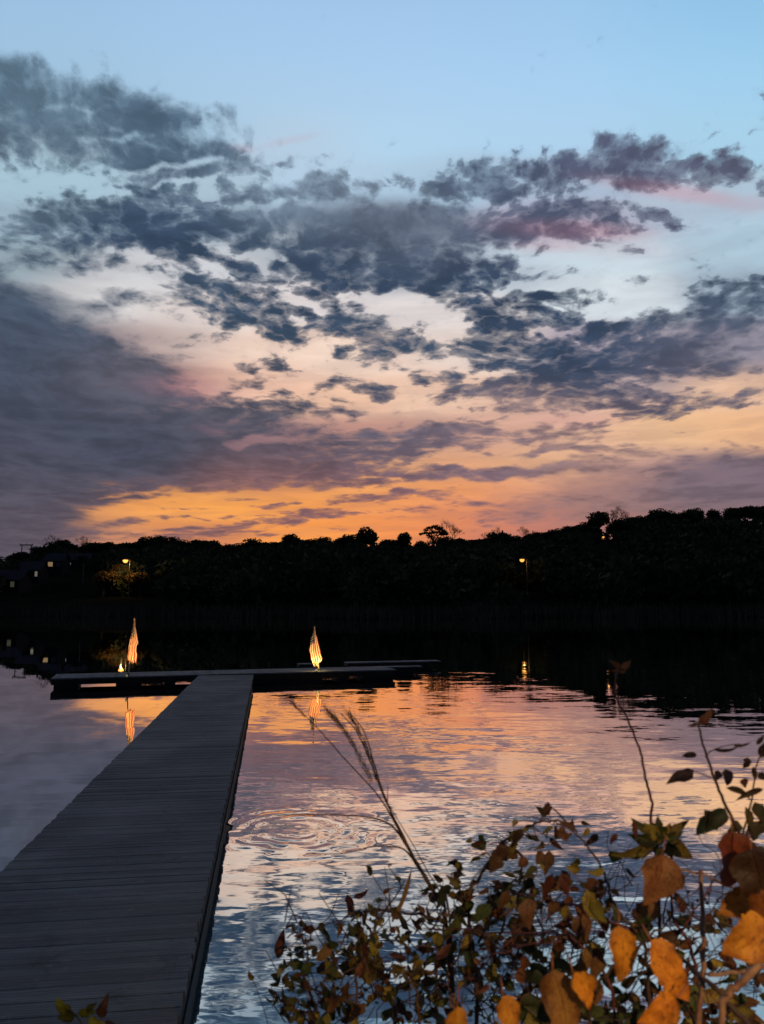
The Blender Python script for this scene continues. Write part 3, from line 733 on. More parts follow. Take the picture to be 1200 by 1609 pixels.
# ------------------------------------------------------------------ DOCK
DZ = 0.25
def deck_mat():
    m = bpy.data.materials.new('weathered_decking'); t = NT(m)
    tc = t.n('ShaderNodeTexCoord').outputs['Object']
    tint = t.n('ShaderNodeAttribute', attribute_name='tint').outputs['Color']
    g = t.noise(t.vm('MULTIPLY', tc, (1.2, 26.0, 8.0)), 3.0, 6, .65, .3).outputs['Fac']
    g = t.m('ADD', t.m('MULTIPLY', g, .55), t.m('MULTIPLY', t.noise(t.vm('MULTIPLY', tc, (1.0, 30.0, 8.0)), 7.0, 4, .7, .2).outputs['Fac'], .45))
    b = t.noise(tc, 0.9, 5, .6, .5).outputs['Fac']
    sp_ = t.noise(tc, 14, 4, .7).outputs['Fac']
    c = t.mix(t.mr(g, .3, .7), (.048, .058, .064), (.140, .150, .150))
    c = t.mix(t.mr(b, .35, .7, 0, .55), c, (.075, .078, .080))
    c = t.mix(1.0, c, tint, 'MULTIPLY')
    ty_ = t.n('ShaderNodeSeparateXYZ', {0: tc}).outputs[1]
    rib = t.m('SINE', t.m('MULTIPLY', ty_, 2 * math.pi / 0.0213))
    c = t.mix(t.mr(rib, -.9, .2, .45, 0), c, (.015, .018, .02))
    c = t.mix(t.mr(sp_, .60, .72, 0, .4), c, (.20, .20, .19))
    st2 = t.noise(tc, 3.3, 6, .7, .8).outputs['Fac']
    c = t.mix(t.mr(st2, .56, .68, 0, .55), c, (.035, .038, .035))
    bp = t.n('ShaderNodeBump', {'Height': g, 'Strength': .6, 'Distance': .006})
    p = t.n('ShaderNodeBsdfPrincipled', {'Base Color': c, 'Roughness': t.mr(b, .3, .7, .62, .85), 'Specular IOR Level': .18, 'Normal': bp.outputs[0]})
    t.out(p.outputs[0]); return m
M_DECK = deck_mat()
M_FASC = simple_mat('wet_black_timber', (.012, .011, .009), .75, .5, 5, bump=.3, spec=.15)
M_FLOAT = simple_mat('black_float', (.01, .01, .01), .6, .3, 3, spec=.2)

def make_dock(name, label, origin, axis_ang, length, width, board, rg, cross=True, floats=True, fas=.19):
    """local x across, y along; origin at the near centre of the deck top"""
    root = empty(name, (origin.x, origin.y, 0), axis_ang); tag(root, label, 'dock')
    d = MB(); y = 0.0
    if cross:
        while y < length:
            bw = board; tw = rg.uniform(.80, 1.18)
            dark_ = (tw, tw * rg.uniform(.97, 1.03), tw * rg.uniform(.98, 1.04))
            if rg.random() < .03: dark_ = tuple(v * .72 for v in dark_)
            dz = rg.uniform(-.0015, .0015); e = rg.uniform(-.008, .008)
            n0 = len(d.v)
            d.box((-width / 2 + e, y, DZ - .03 + dz), (width / 2 + e, y + bw - rg.choice((.0015, .002, .002, .004)), DZ + dz))
            for i in range(n0, len(d.v)): d.c[i] = dark_
            y += bw
    else:
        x = -width / 2
        while x < width / 2 - .02:
            tw = rg.uniform(.8, 1.2); n0 = len(d.v)
            d.box((x, 0, DZ - .03), (min(width / 2, x + board - .008), length, DZ + rg.uniform(-.002, .002)))
            for i in range(n0, len(d.v)): d.c[i] = (tw, tw, tw)
            x += board
    dk = d.build('decking', M_DECK, root)
    for s in (-1, 1):
        f = MB(); x = s * (width / 2 - .045); f.box((x - .022, .0, DZ - .03 - fas), (x + .022, length, DZ - .034)); f.build('side_beam', M_FASC, root)
    for yy in (0.0, length):
        f = MB(); y0 = yy if yy == 0 else yy - .05
        f.box((-width / 2 + .07, y0 + .003, DZ - .03 - fas), (width / 2 - .07, y0 + .047, DZ - .034)); f.build('end_beam', M_FASC, root)
    return root

# main walkway
Lf, Rf = on_z(312, 1061, DZ), on_z(398, 1061, DZ)
vp = ray(422, HZ); vp.z = 0; vp.normalize()
ang = -math.atan2(vp.x, vp.y)
perp = Vector((vp.y, -vp.x, 0))
Wd = (Rf - Lf).dot(perp)
far_c = (Lf + Rf) / 2
LEN = far_c.dot(vp) - 0.6
near = far_c - vp * LEN; near.z = 0
rg = random.Random(3)
dock = make_dock('dock', 'long grey plank walkway running out from the bank to the cross dock', near, ang, LEN - .02, Wd, .064, rg)
for k in range(7):
    y = 1.2 + k * (LEN - 2) / 6.2
    f = MB(); f.box((-Wd / 2 + .10, y, -.12), (Wd / 2 - .10, y + .8, DZ - .18)); f.build('float', M_FLOAT, dock)

# cross dock
A = on_z(80, 1066, DZ); B = on_z(621, 1052, DZ)
ax = (B - A); tlen = ax.length; axn = ax.normalized(); back = Vector((-axn.y, axn.x, 0))
TW = 1.25
tang = math.atan2(axn.y, axn.x) - math.pi / 2
o0 = A + back * TW / 2; o0.z = 0
tdock = make_dock('cross_dock', 'narrow floating cross dock at the far end carrying both flags', o0, tang, tlen, TW, .10, rg, fas=.13)
for y0, y1 in ((0.05, .6), (1.45, 2.05), (2.6, 2.85), (3.3, 6.6), (7.1, 7.3), (7.75, tlen - .02)):
    if y1 > tlen: y1 = tlen - .02
    f = MB(); f.box((-TW / 2 + .12, y0, -.12), (TW / 2 - .12, y1, DZ - .15)); f.build('float', M_FLOAT, tdock)
tmat = Matrix.Rotation(tang, 4, 'Z')
# floats beyond
def far_float(p0, p1, wd, name, label):
    a = on_z(*p0, .2); b = on_z(*p1, .2); axx = b - a; L = axx.length; n = axx.normalized(); bk = Vector((-n.y, n.x, 0))
    o = a + bk * wd / 2; an = math.atan2(n.y, n.x) - math.pi / 2
    global DZ
    old = DZ; DZ = .2
    r = make_dock(name, label, Vector((o.x, o.y, 0)), an, L, wd, .14, rg, fas=.08)
    DZ = old
    f = MB(); f.box((-wd / 2 + .1, .2, -.1), (wd / 2 - .1, L - .2, .08)); f.build('float', M_FLOAT, r)
far_float((546, 1041.5), (688, 1038.5), .5, 'swim_float', 'thin pale floating platform lying behind the right end of the cross dock')
far_float((606, 1048), (662, 1046.8), .35, 'swim_float', 'short floating platform poking out past the right end of the cross dock')
far_float((470, 1043.5), (490, 1043), .35, 'swim_float', 'tiny floating platform seen left of the right flag')

# ------------------------------------------------------------------ FLAGS
def flag_mat():
    m = bpy.data.materials.new('flag_cloth'); t = NT(m)
    uv = t.n('ShaderNodeAttribute', attribute_name='fuv').outputs['Vector']
    s = t.n('ShaderNodeSeparateXYZ', {0: uv})
    st = t.m('MODULO', t.m('FLOOR', t.m('MULTIPLY', s.outputs[1], 13.0)), 2.0)
    c = t.mix(t.m('SUBTRACT', 1.0, st), (.80, .76, .62), (.50, .10, .02))
    inc = t.m('MULTIPLY', t.m('LESS_THAN', s.outputs[0], .4), t.m('GREATER_THAN', s.outputs[1], 6 / 13))
    # stars: dots on a grid
    gx = t.m('SUBTRACT', t.m('FRACT', t.m('MULTIPLY', s.outputs[0], 6 / .4)), .5)
    gy = t.m('SUBTRACT', t.m('FRACT', t.m('MULTIPLY', s.outputs[1], 5 / (7 / 13))), .5)
    rr = t.m('SQRT', t.m('ADD', t.m('MULTIPLY', gx, gx), t.m('MULTIPLY', gy, gy)))
    cant = t.mix(t.m('LESS_THAN', rr, .26), (.012, .016, .06), (.5, .5, .5))
    c = t.mix(inc, c, cant)
    d = t.n('ShaderNodeBsdfDiffuse', {'Color': c}); tl = t.n('ShaderNodeBsdfTranslucent', {'Color': c})
    t.out(t.n('ShaderNodeMixShader', {0: .3, 1: d.outputs[0], 2: tl.outputs[0]}).outputs[0]); return m
M_LAMPB = simple_mat('lamp_body', (.03, .03, .03), .4)
M_FLAG = flag_mat(); M_STAFF = simple_mat('flag_staff', (.35, .30, .22), .5, .1, 10)
def flag(base_px, top_px, label, outline, seed):
    """outline: list of (t from top 0 to bottom 1, left px, right px) of the hanging cloth"""
    b = on_z(*base_px, DZ); Y = b.y; S = Y / F / cp   # metres per photo px
    root = empty('flag', b); tag(root, label, 'flag')
    tx = (top_px[0] - base_px[0]) * S; th = (base_px[1] - top_px[1]) * S
    m = MB(); m.tube([(0, 0, -.02), (tx * .5, 0, th * .5), (tx, 0, th)],   .015, .010, 8); st = m.build('staff', M_STAFF, root)
    m = MB(); m.lathe([(.006, 0), (.018, .012), (.02, .03), (.008, .055), (.001, .075)], (tx, 0, th), 10); m.build('finial', M_STAFF, st, True)
    m = MB(); m.lathe([(.06, 0.002), (.06, .012), (.022, .02), (.02, .07)], n=12); m.build('staff_base', M_LAMPB, root)
    # cloth: rows hang down
    NU, NV = 46, 54; vs = []; uv = []; fs = []
    rg_ = random.Random(seed); ph = rg_.random() * 6
    ys = [o[0] for o in outline]
    for j in range(NV + 1):
        v = j / NV; py = ys[0] + (ys[-1] - ys[0]) * v
        for a_, b_ in zip(outline, outline[1:]):
            if a_[0] <= py <= b_[0] + 1e-6:
                q = (py - a_[0]) / (b_[0] - a_[0]); L_ = a_[1] + (b_[1] - a_[1]) * q; R_ = a_[2] + (b_[2] - a_[2]) * q
        for i in range(NU + 1):
            u = i / NU
            px_ = L_ + (R_ - L_) * u
            wv = math.sin(u * 12.5 + ph + v * 1.2)
            x = (px_ - base_px[0]) * S + .010 * math.cos(u * 9 + ph) * v
            z = (base_px[1] - py) * S - (.0 if j < NV else .02 * math.sin(u * 9))
            y = -.035 * wv * (.25 + .75 * v) - .02
            vs.append((x, y, z))
            # draped coordinates: fly edge pulled down, stripes run diagonally
            uv.append((min(1, max(0, v * .92 + u * .10)), min(1, max(0, 1 - u * .80 - (v * .12 if seed == 1 else -v * .02) - .04 )), 0))
    for j in range(NV):
        for i in range(NU):
            a_ = j * (NU + 1) + i; fs.append((a_, a_ + 1, a_ + NU + 2, a_ + NU + 1))
    c = mesh_obj('cloth', vs, fs, M_FLAG, root, True)
    at_ = c.data.attributes.new('fuv', 'FLOAT_VECTOR', 'POINT'); at_.data.foreach_set('vector', np.array(uv, dtype=np.float32).ravel())
    return root, b, S
FL, bL, SL = flag((201, 1062), (207.5, 978), 'striped flag hanging limp on the left arm of the cross dock', [(978, 207, 209), (988, 206, 210), (996, 205, 212), (1000, 203.5, 213), (1007, 202.5, 214.5), (1012, 202, 216), (1017, 201, 213.5), (1024, 201, 213), (1030, 200, 215), (1037, 199, 214.5), (1043, 206, 214.5)], 1)
FR, bR, SR = flag((501, 1054), (493.5, 990), 'striped flag leaning left on the right arm of the cross dock', [(990, 493, 494.5), (1000, 490, 496), (1004, 488, 498), (1012, 486.5, 499.5), (1016, 487, 501), (1022, 485, 502.5), (1029, 487, 503.5), (1036, 488, 506.5), (1040, 490, 505), (1042, 490, 501.5), (1047, 493, 500)], 2)

M_LAMPB = simple_mat('lamp_body', (.03, .03, .03), .4)
def spot(name, loc, target, energy, size, col=(1, .50, .12), blend=.5):
    l = bpy.data.lights.new(name, 'SPOT'); l.energy = energy; l.color = col; l.spot_size = R(size); l.spot_blend = blend; l.shadow_soft_size = 0
    o = bpy.data.objects.new(name, l); COL.objects.link(o); o.location = loc
    o.rotation_euler = (Vector(target) - Vector(loc)).to_track_quat('-Z', 'Y').to_euler(); return o
def dock_light(pos, label, lit, lower=False):
    root = empty('dock_light', pos); tag(root, label, 'light')
    m = MB(); m.lathe([(.05, 0.003), (.05, .02), (.03, .03), (.03, .06)], n=12); m.build('lamp_base', M_LAMPB, root)
    m = MB(); m.lathe([(.028, .06), (.046, .08), (.050, .12), (.040, .17), (.012, .20)], n=12); m.build('lens', emit_mat('dock_lamp_glow', (1, .80, .38), lit), root, True)
    if lower:
        m = MB(); m.box((-.03, -.05, -.02), (.03, -.03, .02)); m.box((-.02, -.055, -.19), (.02, -.04, -.02)); m.build('bracket', M_LAMPB, root)
        m = MB(); m.lathe([(.03, -.29), (.045, -.27), (.045, -.20), (.03, -.18)], (0, -.045, 0), n=12); m.build('lower_lens', emit_mat('dock_lamp_glow_low', (1, .78, .34), lit * .8), root, True)
    return root
pl_ = on_z(199, 1064.5, DZ)
dock_light(pl_, 'low shielded lamp at the foot of the left flag', .25).scale = (.5, .5, .35)
spot('flag_spotlight', (pl_.x + .05, pl_.y - .75, DZ + .10), (bL.x + .10, bL.y, DZ + .85), 190, 50)
pr_ = on_z(503, 1056, DZ) 
dock_light(on_z(497, 1055.2, DZ), 'low flush lamp lighting the deck at the foot of the right flag', .5).scale = (.6, .6, .3)
spot('flag_spotlight', (bR.x - .02, bR.y - .75, DZ + .12), (bR.x - .10, bR.y, DZ + .65), 60, 62)
l = bpy.data.lights.new('deck_glow', 'POINT'); l.energy = 12; l.color = (1, .66, .2); l.shadow_soft_size = 0
lo = bpy.data.objects.new('deck_glow', l); COL.objects.link(lo); lo.location = (bR.x - .02, bR.y - .2, DZ + .22)

# ------------------------------------------------------------------ FOREGROUND PLANTS
def plant_mat(name, tr=.35, rough=.55):
    m = bpy.data.materials.new(name); t = NT(m)
    tc = t.n('ShaderNodeTexCoord').outputs['Object']
    tint = t.n('ShaderNodeAttribute', attribute_name='tint').outputs['Color']
    n1 = t.noise(tc, 35, 5, .6).outputs['Fac']; n2 = t.noise(tc, 160, 3, .6).outputs['Fac']
    c = t.mix(t.mr(n1, .35, .7), tint, t.mix(1.0, tint, (.55, .42, .40), 'MULTIPLY'))
    c = t.mix(t.mr(n2, .57, .66, 0, .75), c, (.035, .02, .01))
    luv = t.n('ShaderNodeAttribute', attribute_name='luv').outputs['Vector']; ls = t.n('ShaderNodeSeparateXYZ', {0: luv})
    aw = t.m('ABSOLUTE', ls.outputs[1])
    sidev = t.m('ABSOLUTE', t.m('SINE', t.m('MULTIPLY', t.m('SUBTRACT', ls.outputs[0], t.m('MULTIPLY', aw, .22)), 21.0)))
    vein = t.m('MAXIMUM', t.mr(aw, .07, .02), t.m('MULTIPLY', t.mr(sidev, .16, .04), .6))
    if tr > 0:
        c = t.mix(t.m('MULTIPLY', vein, .5), c, t.mix(1.0, tint, (.45, .30, .30), 'MULTIPLY'))
        edge = t.m('MULTIPLY', t.mr(aw, .55, 1.0), t.mr(n1, .42, .62))
        c = t.mix(t.m('MULTIPLY', edge, .75), c, (.06, .025, .01))
        big_ = t.noise(t.vm('ADD', tc, luv), 22, 4, .6, .4).outputs['Fac']
        c = t.mix(t.mr(big_, .50, .64, 0, .75), c, t.mix(1.0, tint, (.35, .22, .25), 'MULTIPLY'))
    p = t.n('ShaderNodeBsdfPrincipled', {'Base Color': c, 'Roughness': rough, 'Specular IOR Level': .25})
    bp = t.n('ShaderNodeBump', {'Height': t.m('SUBTRACT', n2, vein), 'Strength': .5, 'Distance': .002}); t.t.links.new(bp.outputs[0], p.inputs['Normal'])
    tl = t.n('ShaderNodeBsdfTranslucent', {'Color': c})
    t.out(t.n('ShaderNodeMixShader', {0: tr, 1: p.outputs[0], 2: tl.outputs[0]}).outputs[0]); return m
M_PLANT = plant_mat('leaf_blade'); M_STEM = plant_mat('plant_stem', .0, .6)

def leaf_geo(mb, base, tip_dir, nrm, L, Wd_, col, col2=None, fold=.25, curl=.25, rg=rnd, nseg=9, ragged=.05):
    """ovate leaf: base point, direction of midrib, face normal"""
    t_ = Vector(tip_dir).normalized(); n_ = Vector(nrm); n_ = (n_ - t_ * n_.dot(t_)).normalized(); s_ = t_.cross(n_)
    vs = []; fs = []; cols = []; uvs = []
    asym = rg.uniform(-.12, .12)
    for i in range(nseg + 1):
        q = i / nseg
        wprof = (math.sin(math.pi * min(1, q ** .62)) ** .85) if 0 < q < 1 else 0.0
        wprof = max(wprof, .02)
        cen = Vector(base) + t_ * L * q - n_ * curl * L * (q ** 2) + s_ * asym * L * math.sin(q * 3)
        for k in range(-2, 3):
            kk = k / 2
            ww = Wd_ * .5 * wprof * kk * (1 + rg.uniform(-ragged, ragged) * 2 * abs(kk))
            lift = fold * abs(kk) * Wd_ * .5 * wprof
            wav = .05 * Wd_ * math.sin(q * 11 + k) * abs(kk)
            vs.append(cen + s_ * ww + n_ * (lift + wav))
            e = abs(kk)
            c = col if col2 is None else tuple(col[z] * (1 - e * .6 * q) + col2[z] * e * .6 * q for z in range(3))
            if k == 0: c = tuple(min(1, x * 1.15) for x in c)
            cols.append(c); uvs.append((q, kk, (base[0] * 37.7 + base[2] * 91.3) % 1.0 + Wd_ * 10))
    for i in range(nseg):
        for k in range(4):
            a = i * 5 + k; fs.append((a, a + 1, a + 6, a + 5))
    bend = rg.uniform(-.12, .12)
    for i_, v_ in enumerate(vs):
        q_, k_, _u = uvs[i_]
        v_ += n_ * Wd_ * (.10 * math.sin(q_ * 7 + bend * 30) * k_ + bend * k_ * k_)
    n0 = len(mb.v); mb.add(vs, fs, (0, 0, 0))
    for i, c in enumerate(cols): mb.c[n0 + i] = c; mb.u[n0 + i] = uvs[i]

def rvec(rg, s=1.0): return Vector((rg.uniform(-s, s), rg.uniform(-s, s), rg.uniform(-s, s)))
GREEN = [(.05, .07, .02), (.07, .085, .022), (.035, .05, .02)]
OLIVE = [(.22, .18, .03), (.28, .21, .035), (.15, .13, .03)]
BROWN = [(.12, .06, .025), (.17, .085, .03), (.08, .04, .02), (.20, .11, .03)]
RUST = [(.15, .055, .02), (.11, .035, .02), (.16, .07, .03)]
ORANGE = (.72, .27, .03)

def P3(l): return [at(x, y, d) for (x, y, d) in l]

class Plant:
    def __init__(s, name, label, cat, base, group=None):
        s.base = Vector(base); s.root = empty(name, base); tag(s.root, label, cat, group)
        s.st = MB(); s.fo = MB(); s.rg = random.Random(hash(name) % 1 + len(label))
    def path(s, pts, r0, r1, col=(.09, .05, .03), wob=.004, k=6):
        pp = smooth_path([p - s.base for p in P3(pts)], k)
        pp = [p + rvec(s.rg, wob) for p in pp]
        s.st.tube(pp, r0, r1, 6, col); return pp
    def leaf_at(s, p, L, Wd_, pal, dirv=None, face=None, **k):
        rg = s.rg
        if dirv is None: dirv = Vector((rg.uniform(-1, 1), rg.uniform(-.6, .6), rg.uniform(-.9, .6)))
        if face is None: face = Vector((rg.uniform(-.7, .7), -1, rg.uniform(-.5, .8)))
        c = pal if isinstance(pal, tuple) else rg.choice(pal)
        j = rg.uniform(.55, 1.35); c = tuple(x * j for x in c)
        k.setdefault('ragged', rg.uniform(.03, .16)); L *= rg.uniform(.75, 1.3); Wd_ *= rg.uniform(.55, 1.1)
        leaf_geo(s.fo, p, dirv, face, L, Wd_, c, rg=rg, nseg=6, **k)
    def cluster(s, pp, n, L, pals, spread=.03, t0=.2, t1=1.0):
        rg = s.rg
        for _ in range(n):
            i = int((t0 + (t1 - t0) * rg.random()) * (len(pp) - 1)); p = pp[i] + rvec(rg, spread)
            l = L * rg.uniform(.6, 1.3)
            s.st.tube([pp[i], (pp[i] + p) / 2 + rvec(rg, .004), p], .0012, .0008, 4, (.10, .05, .03))
            s.leaf_at(p, l, l * rg.uniform(.45, .75), rg.choice(pals), fold=rg.uniform(.1, .6), curl=rg.uniform(-.1, .6))
    def done(s):
        s.st.build('stems', M_STEM, s.root, True)
        if s.fo.v: s.fo.build('foliage', M_PLANT, s.root, True)

# --- centre bush
cb = Plant('leafy_bush', 'tangled olive and brown leafed bush low in the centre foreground', 'bush', (0.12, 1.75, .25))
cb.rg = random.Random(21)
D = 1.75
BR = [([(700,1900,1.7),(685,1609,D),(690,1500,D),(700,1450,D),(690,1405,D)],.005,.002),
      ([(640,1900,1.75),(620,1609,D),(600,1520,D),(575,1450,D+.05),(555,1425,D+.05)],.005,.002),
      ([(700,1445,D),(640,1434,D),(575,1432,D+.05),(520,1450,D+.08),(455,1468,D+.1)],.003,.001),
      ([(520,1850,1.8),(500,1609,1.8),(478,1540,1.8),(485,1500,1.8),(470,1455,1.85)],.004,.0012),
      ([(760,1900,1.65),(750,1609,1.65),(745,1500,1.65),(735,1420,1.65),(770,1350,1.65),(820,1302,1.65),(862,1290,1.7),(890,1300,1.7)],.005,.0015),
      ([(580,1850,1.7),(560,1609,1.7),(565,1520,1.7),(600,1440,1.7),(635,1385,1.72)],.004,.0012),
      ([(600,1850,1.7),(560,1600,1.7),(500,1560,1.75),(450,1545,1.8)],.004,.0012),
      ([(820,1900,1.6),(805,1609,1.6),(775,1520,1.6),(800,1430,1.6),(850,1395,1.6)],.004,.0015),
      ([(670,1860,1.6),(660,1609,1.6),(640,1540,1.6),(560,1500,1.65)],.004,.0012),
      ([(735,1440,1.65),(720,1400,1.65),(715,1350,1.65)],.003,.001),
      ([(750,1480,1.65),(800,1390,1.68),(850,1375,1.7)],.003,.001),
      ([(500,1600,1.8),(450,1580,1.8),(432,1560,1.8)],.003,.001)]
cps = [cb.path(a, b, c) for a, b, c in BR]
PALS = [GREEN, GREEN, GREEN, OLIVE, OLIVE, BROWN, RUST]
for pp, n in zip(cps, (40, 34, 9, 22, 44, 24, 24, 40, 26, 14, 18, 14)):
    cb.cluster(pp, n, .028, PALS, .045 if n > 20 else .018, .28)
# a denser low skirt
for _ in range(260):
    x = cb.rg.uniform(435, 840); y = 1609 - (cb.rg.random() ** 1.1) * (120 if x < 520 else 185); 
    p = at(x, y, cb.rg.uniform(1.55, 1.95)) - cb.base
    l = .028 * cb.rg.choice((.5, .7, .8, 1.0, 1.2, 1.7))
    cb.leaf_at(p, l, l * .6, cb.rg.choice(PALS), fold=cb.rg.uniform(.1, .6), curl=cb.rg.uniform(-.1, .6))
for _ in range(170):
    x = cb.rg.uniform(440, 860); y = cb.rg.uniform(1440, 1620)
    p = at(x, y, cb.rg.uniform(1.6, 1.9)) - cb.base
    q = p + Vector((cb.rg.uniform(-.08, .08), cb.rg.uniform(-.03, .03), cb.rg.uniform(.0, .10)))
    cb.st.tube([p, (p + q) / 2 + rvec(cb.rg, .012), q], .0016, .0008, 5, (.09, .045, .035))
# yellow olive spray
for (x, y) in [(570,1462),(582,1475),(562,1480),(575,1490),(560,1500),(590,1500),(572,1510),(655,1505),(650,1520),(600,1550),(520,1560),(515,1590),(550,1590)]:
    cb.leaf_at(at(x, y, 1.68) - cb.base, .045, .026, OLIVE, Vector((cb.rg.uniform(-.6, .6), -.2, -.8)), Vector((.3, -1, .4)))
cb.leaf_at(at(615, 1448, 1.66) - cb.base, .11, .018, BROWN[3], Vector((.35, 0, .9)), Vector((.6, -1, 0)), curl=.0)
cb.leaf_at(at(545, 1405, 1.85) - cb.base, .05, .022, (.06, .02, .02), Vector((.15, 0, -.6)), Vector((.3, -1, 0)))
cb.leaf_at(at(556, 1410, 1.85) - cb.base, .04, .018, (.07, .03, .02), Vector((.4, 0, .2)), Vector((.3, -1, .3)))
cb.done()

# --- right bush with big orange leaves
rb = Plant('berry_bush', 'right foreground bush with big orange leaves and tangled reddish stems', 'bush', (0.75, 1.5, .25))
rb.rg = random.Random(33)
D = 1.45
RED = (.12, .035, .035); PALE = (.24, .14, .09); DK = (.06, .035, .025)
BRR = [([(860,1262,1.5),(905,1312,D),(945,1362,D),(965,1420,D),(1000,1468,D),(1015,1500,D),(1020,1600,D),(1030,1850,D)],.0013,.004,DK),
       ([(662,1458,1.65),(780,1464,1.6),(880,1466,1.5),(915,1490,D),(960,1560,D),(1000,1850,D)],.0012,.0035,RED),
       ([(800,1402,1.55),(870,1415,1.5),(925,1432,D),(1010,1470,D),(1060,1500,1.4)],.0012,.003,RED),
       ([(1100,1850,1.3),(1100,1609,1.3),(1104,1500,1.32),(1100,1368,1.35)],.0055,.0035,PALE),
       ([(1052,1388,D),(1058,1440,D),(1085,1490,D),(1095,1560,D),(1100,1850,D)],.0022,.0035,RED),
       ([(1210,1492,1.15),(1165,1540,1.15),(1138,1575,1.15),(1125,1700,1.15)],.0060,.0045,PALE),
       ([(1068,1366,D),(1110,1378,D),(1150,1396,1.4),(1185,1415,1.35)],.0022,.0028,PALE),
       ([(1010,1482,D),(1060,1465,D),(1110,1452,D),(1210,1465,1.4)],.002,.0022,DK),
       ([(1130,1372,D),(1105,1410,D),(1080,1450,D),(1050,1480,D)],.0014,.0020,RED),
       ([(1012,1462,D),(1060,1500,D),(1100,1535,1.3),(1160,1590,1.25),(1200,1650,1.2)],.002,.005,DK),
       ([(1060,1400,D),(1090,1440,D),(1130,1455,D),(1160,1490,D),(1200,1500,D)],.0012,.0018,DK),
       ([(1080,1375,D),(1050,1410,D),(1040,1450,D)],.0012,.0018,DK),
       ([(930,1860,1.4),(925,1609,1.4),(945,1540,1.4),(1010,1480,1.4),(1060,1440,1.42)],.004,.0015,DK),
       ([(1110,1530,1.3),(1160,1528,1.3),(1205,1518,1.3)],.0035,.003,PALE),
       ([(820,1280,1.5),(850,1288,1.5),(880,1290,1.5),(905,1306,1.5)],.001,.0016,DK),
       ([(830,1335,1.5),(860,1326,1.5),(885,1312,1.5)],.001,.0014,DK)]
rps = []
for a, b, c, col in BRR: rps.append(rb.path(a, b, c, col, .003))
for _ in range(210):   # fine tangle
    x = rb.rg.uniform(800, 1200); y = rb.rg.uniform(1385, 1620); dd = rb.rg.uniform(1.35, 1.8)
    pts = [Vector((x, y, 0))]; a = rb.rg.uniform(0, 6.28)
    pp = [at(x, y, dd) - rb.base]; 
    for k in range(5):
        a += rb.rg.uniform(-.6, .6); x += math.cos(a) * 20; y += math.sin(a) * 20; pp.append(at(x, y, dd + rb.rg.uniform(-.02, .02)) - rb.base)
    rb.st.tube(smooth_path(pp, 3), .0012, .0007, 4, rb.rg.choice([RED, DK, DK, BROWN[2]]))
# berries
for _ in range(34):
    x = rb.rg.uniform(1050, 1150); y = rb.rg.uniform(1400, 1500); p = at(x, y, D) - rb.base
    m_ = MB(); rr = .0025
    n0 = len(rb.st.v); rb.st.tube([p + Vector((0, 0, -rr)), p, p + Vector((0, 0, rr))], rr, rr, 6, (.02, .01, .01))
# small leaves
def leafpx(pl_, x, y, d, Lpx, Wpx, dirpx, pal, face=(0, -1, .2), **k):
    S_ = d / F
    dv = Vector((dirpx[0], 0, -dirpx[1]))
    pl_.leaf_at(at(x, y, d) - pl_.base, Lpx * S_, Wpx * S_, pal, dv + Vector((0, pl_.rg.uniform(-.3, .1) * dv.length, 0)), Vector(face) + rvec(pl_.rg, .25), **k)
for (x, y, l, w_, dr, pal) in [
    (880,1298,22,16,(.4,.8),RUST),(862,1335,40,22,(-.1,1),BROWN),(850,1335,30,18,(-.3,1),BROWN),(868,1372,50,26,(-.3,1),RUST),(882,1372,40,20,(.3,1),RUST),(912,1368,22,14,(-.6,-.2),OLIVE),
    (905,1305,26,14,(-.6,-.3),RUST),(950,1366,30,18,(-1,.1),OLIVE),(922,1398,50,34,(.35,1),OLIVE[0]),(928,1410,44,30,(.6,.8),(.12,.11,.02)),(915,1435,34,16,(.1,1),BROWN),(905,1440,26,14,(-.3,1),BROWN),
    (820,1302,30,18,(-.5,.9),BROWN),(812,1320,34,18,(-.3,1),OLIVE),(830,1350,26,16,(-.8,.6),RUST),(800,1330,34,20,(-.7,.7),BROWN),(785,1345,34,20,(-.6,.8),BROWN),
    (995,1290,20,14,(.1,1),RUST),(970,1310,16,12,(-.3,.5),RUST),(800,1400,40,24,(-.4,.7),BROWN),(830,1410,36,24,(.1,1),RUST),(770,1420,36,22,(-.5,.7),GREEN),
    (825,1500,26,18,(-.3,1),RUST),(815,1520,28,18,(.3,.9),RUST),(975,1450,26,20,(-.4,-1),GREEN),(1028,1445,34,20,(-.1,-1),BROWN),(1035,1470,36,20,(.8,-.2),BROWN),(1020,1462,28,20,(-.8,.3),GREEN),
    (945,1500,50,40,(-.2,1),BROWN[1]),(920,1490,40,28,(-.3,1),BROWN[3]),(935,1535,46,34,(-.2,.8),BROWN[1]),(1100,1560,50,26,(.9,.2),OLIVE),(1090,1545,40,24,(.2,1),GREEN),(1150,1600,40,26,(.8,-.3),OLIVE),
    (900,1520,40,16,(-1,-.2),GREEN),(860,1530,44,24,(-1,.3),GREEN),(850,1570,56,34,(-.7,.6),GREEN),(870,1600,50,34,(-1,-.4),GREEN),(950,1590,40,26,(-1,-.1),GREEN),(980,1600,40,26,(.8,-.3),GREEN),(830,1590,44,28,(.3,.8),OLIVE)]:
    leafpx(rb, x, y, 1.4, l, w_, dr, pal, fold=.3, curl=.2)
for _ in range(70):
    x = rb.rg.gauss(880, 60); y = rb.rg.gauss(1410, 45)
    if 790 < x < 990 and y > 1300: leafpx(rb, x, y, rb.rg.uniform(1.42, 1.6), rb.rg.uniform(12, 30), rb.rg.uniform(8, 20), (rb.rg.uniform(-1, 1), rb.rg.uniform(-.5, 1)), rb.rg.choice([BROWN, RUST, OLIVE, BROWN, GREEN]), fold=.4)
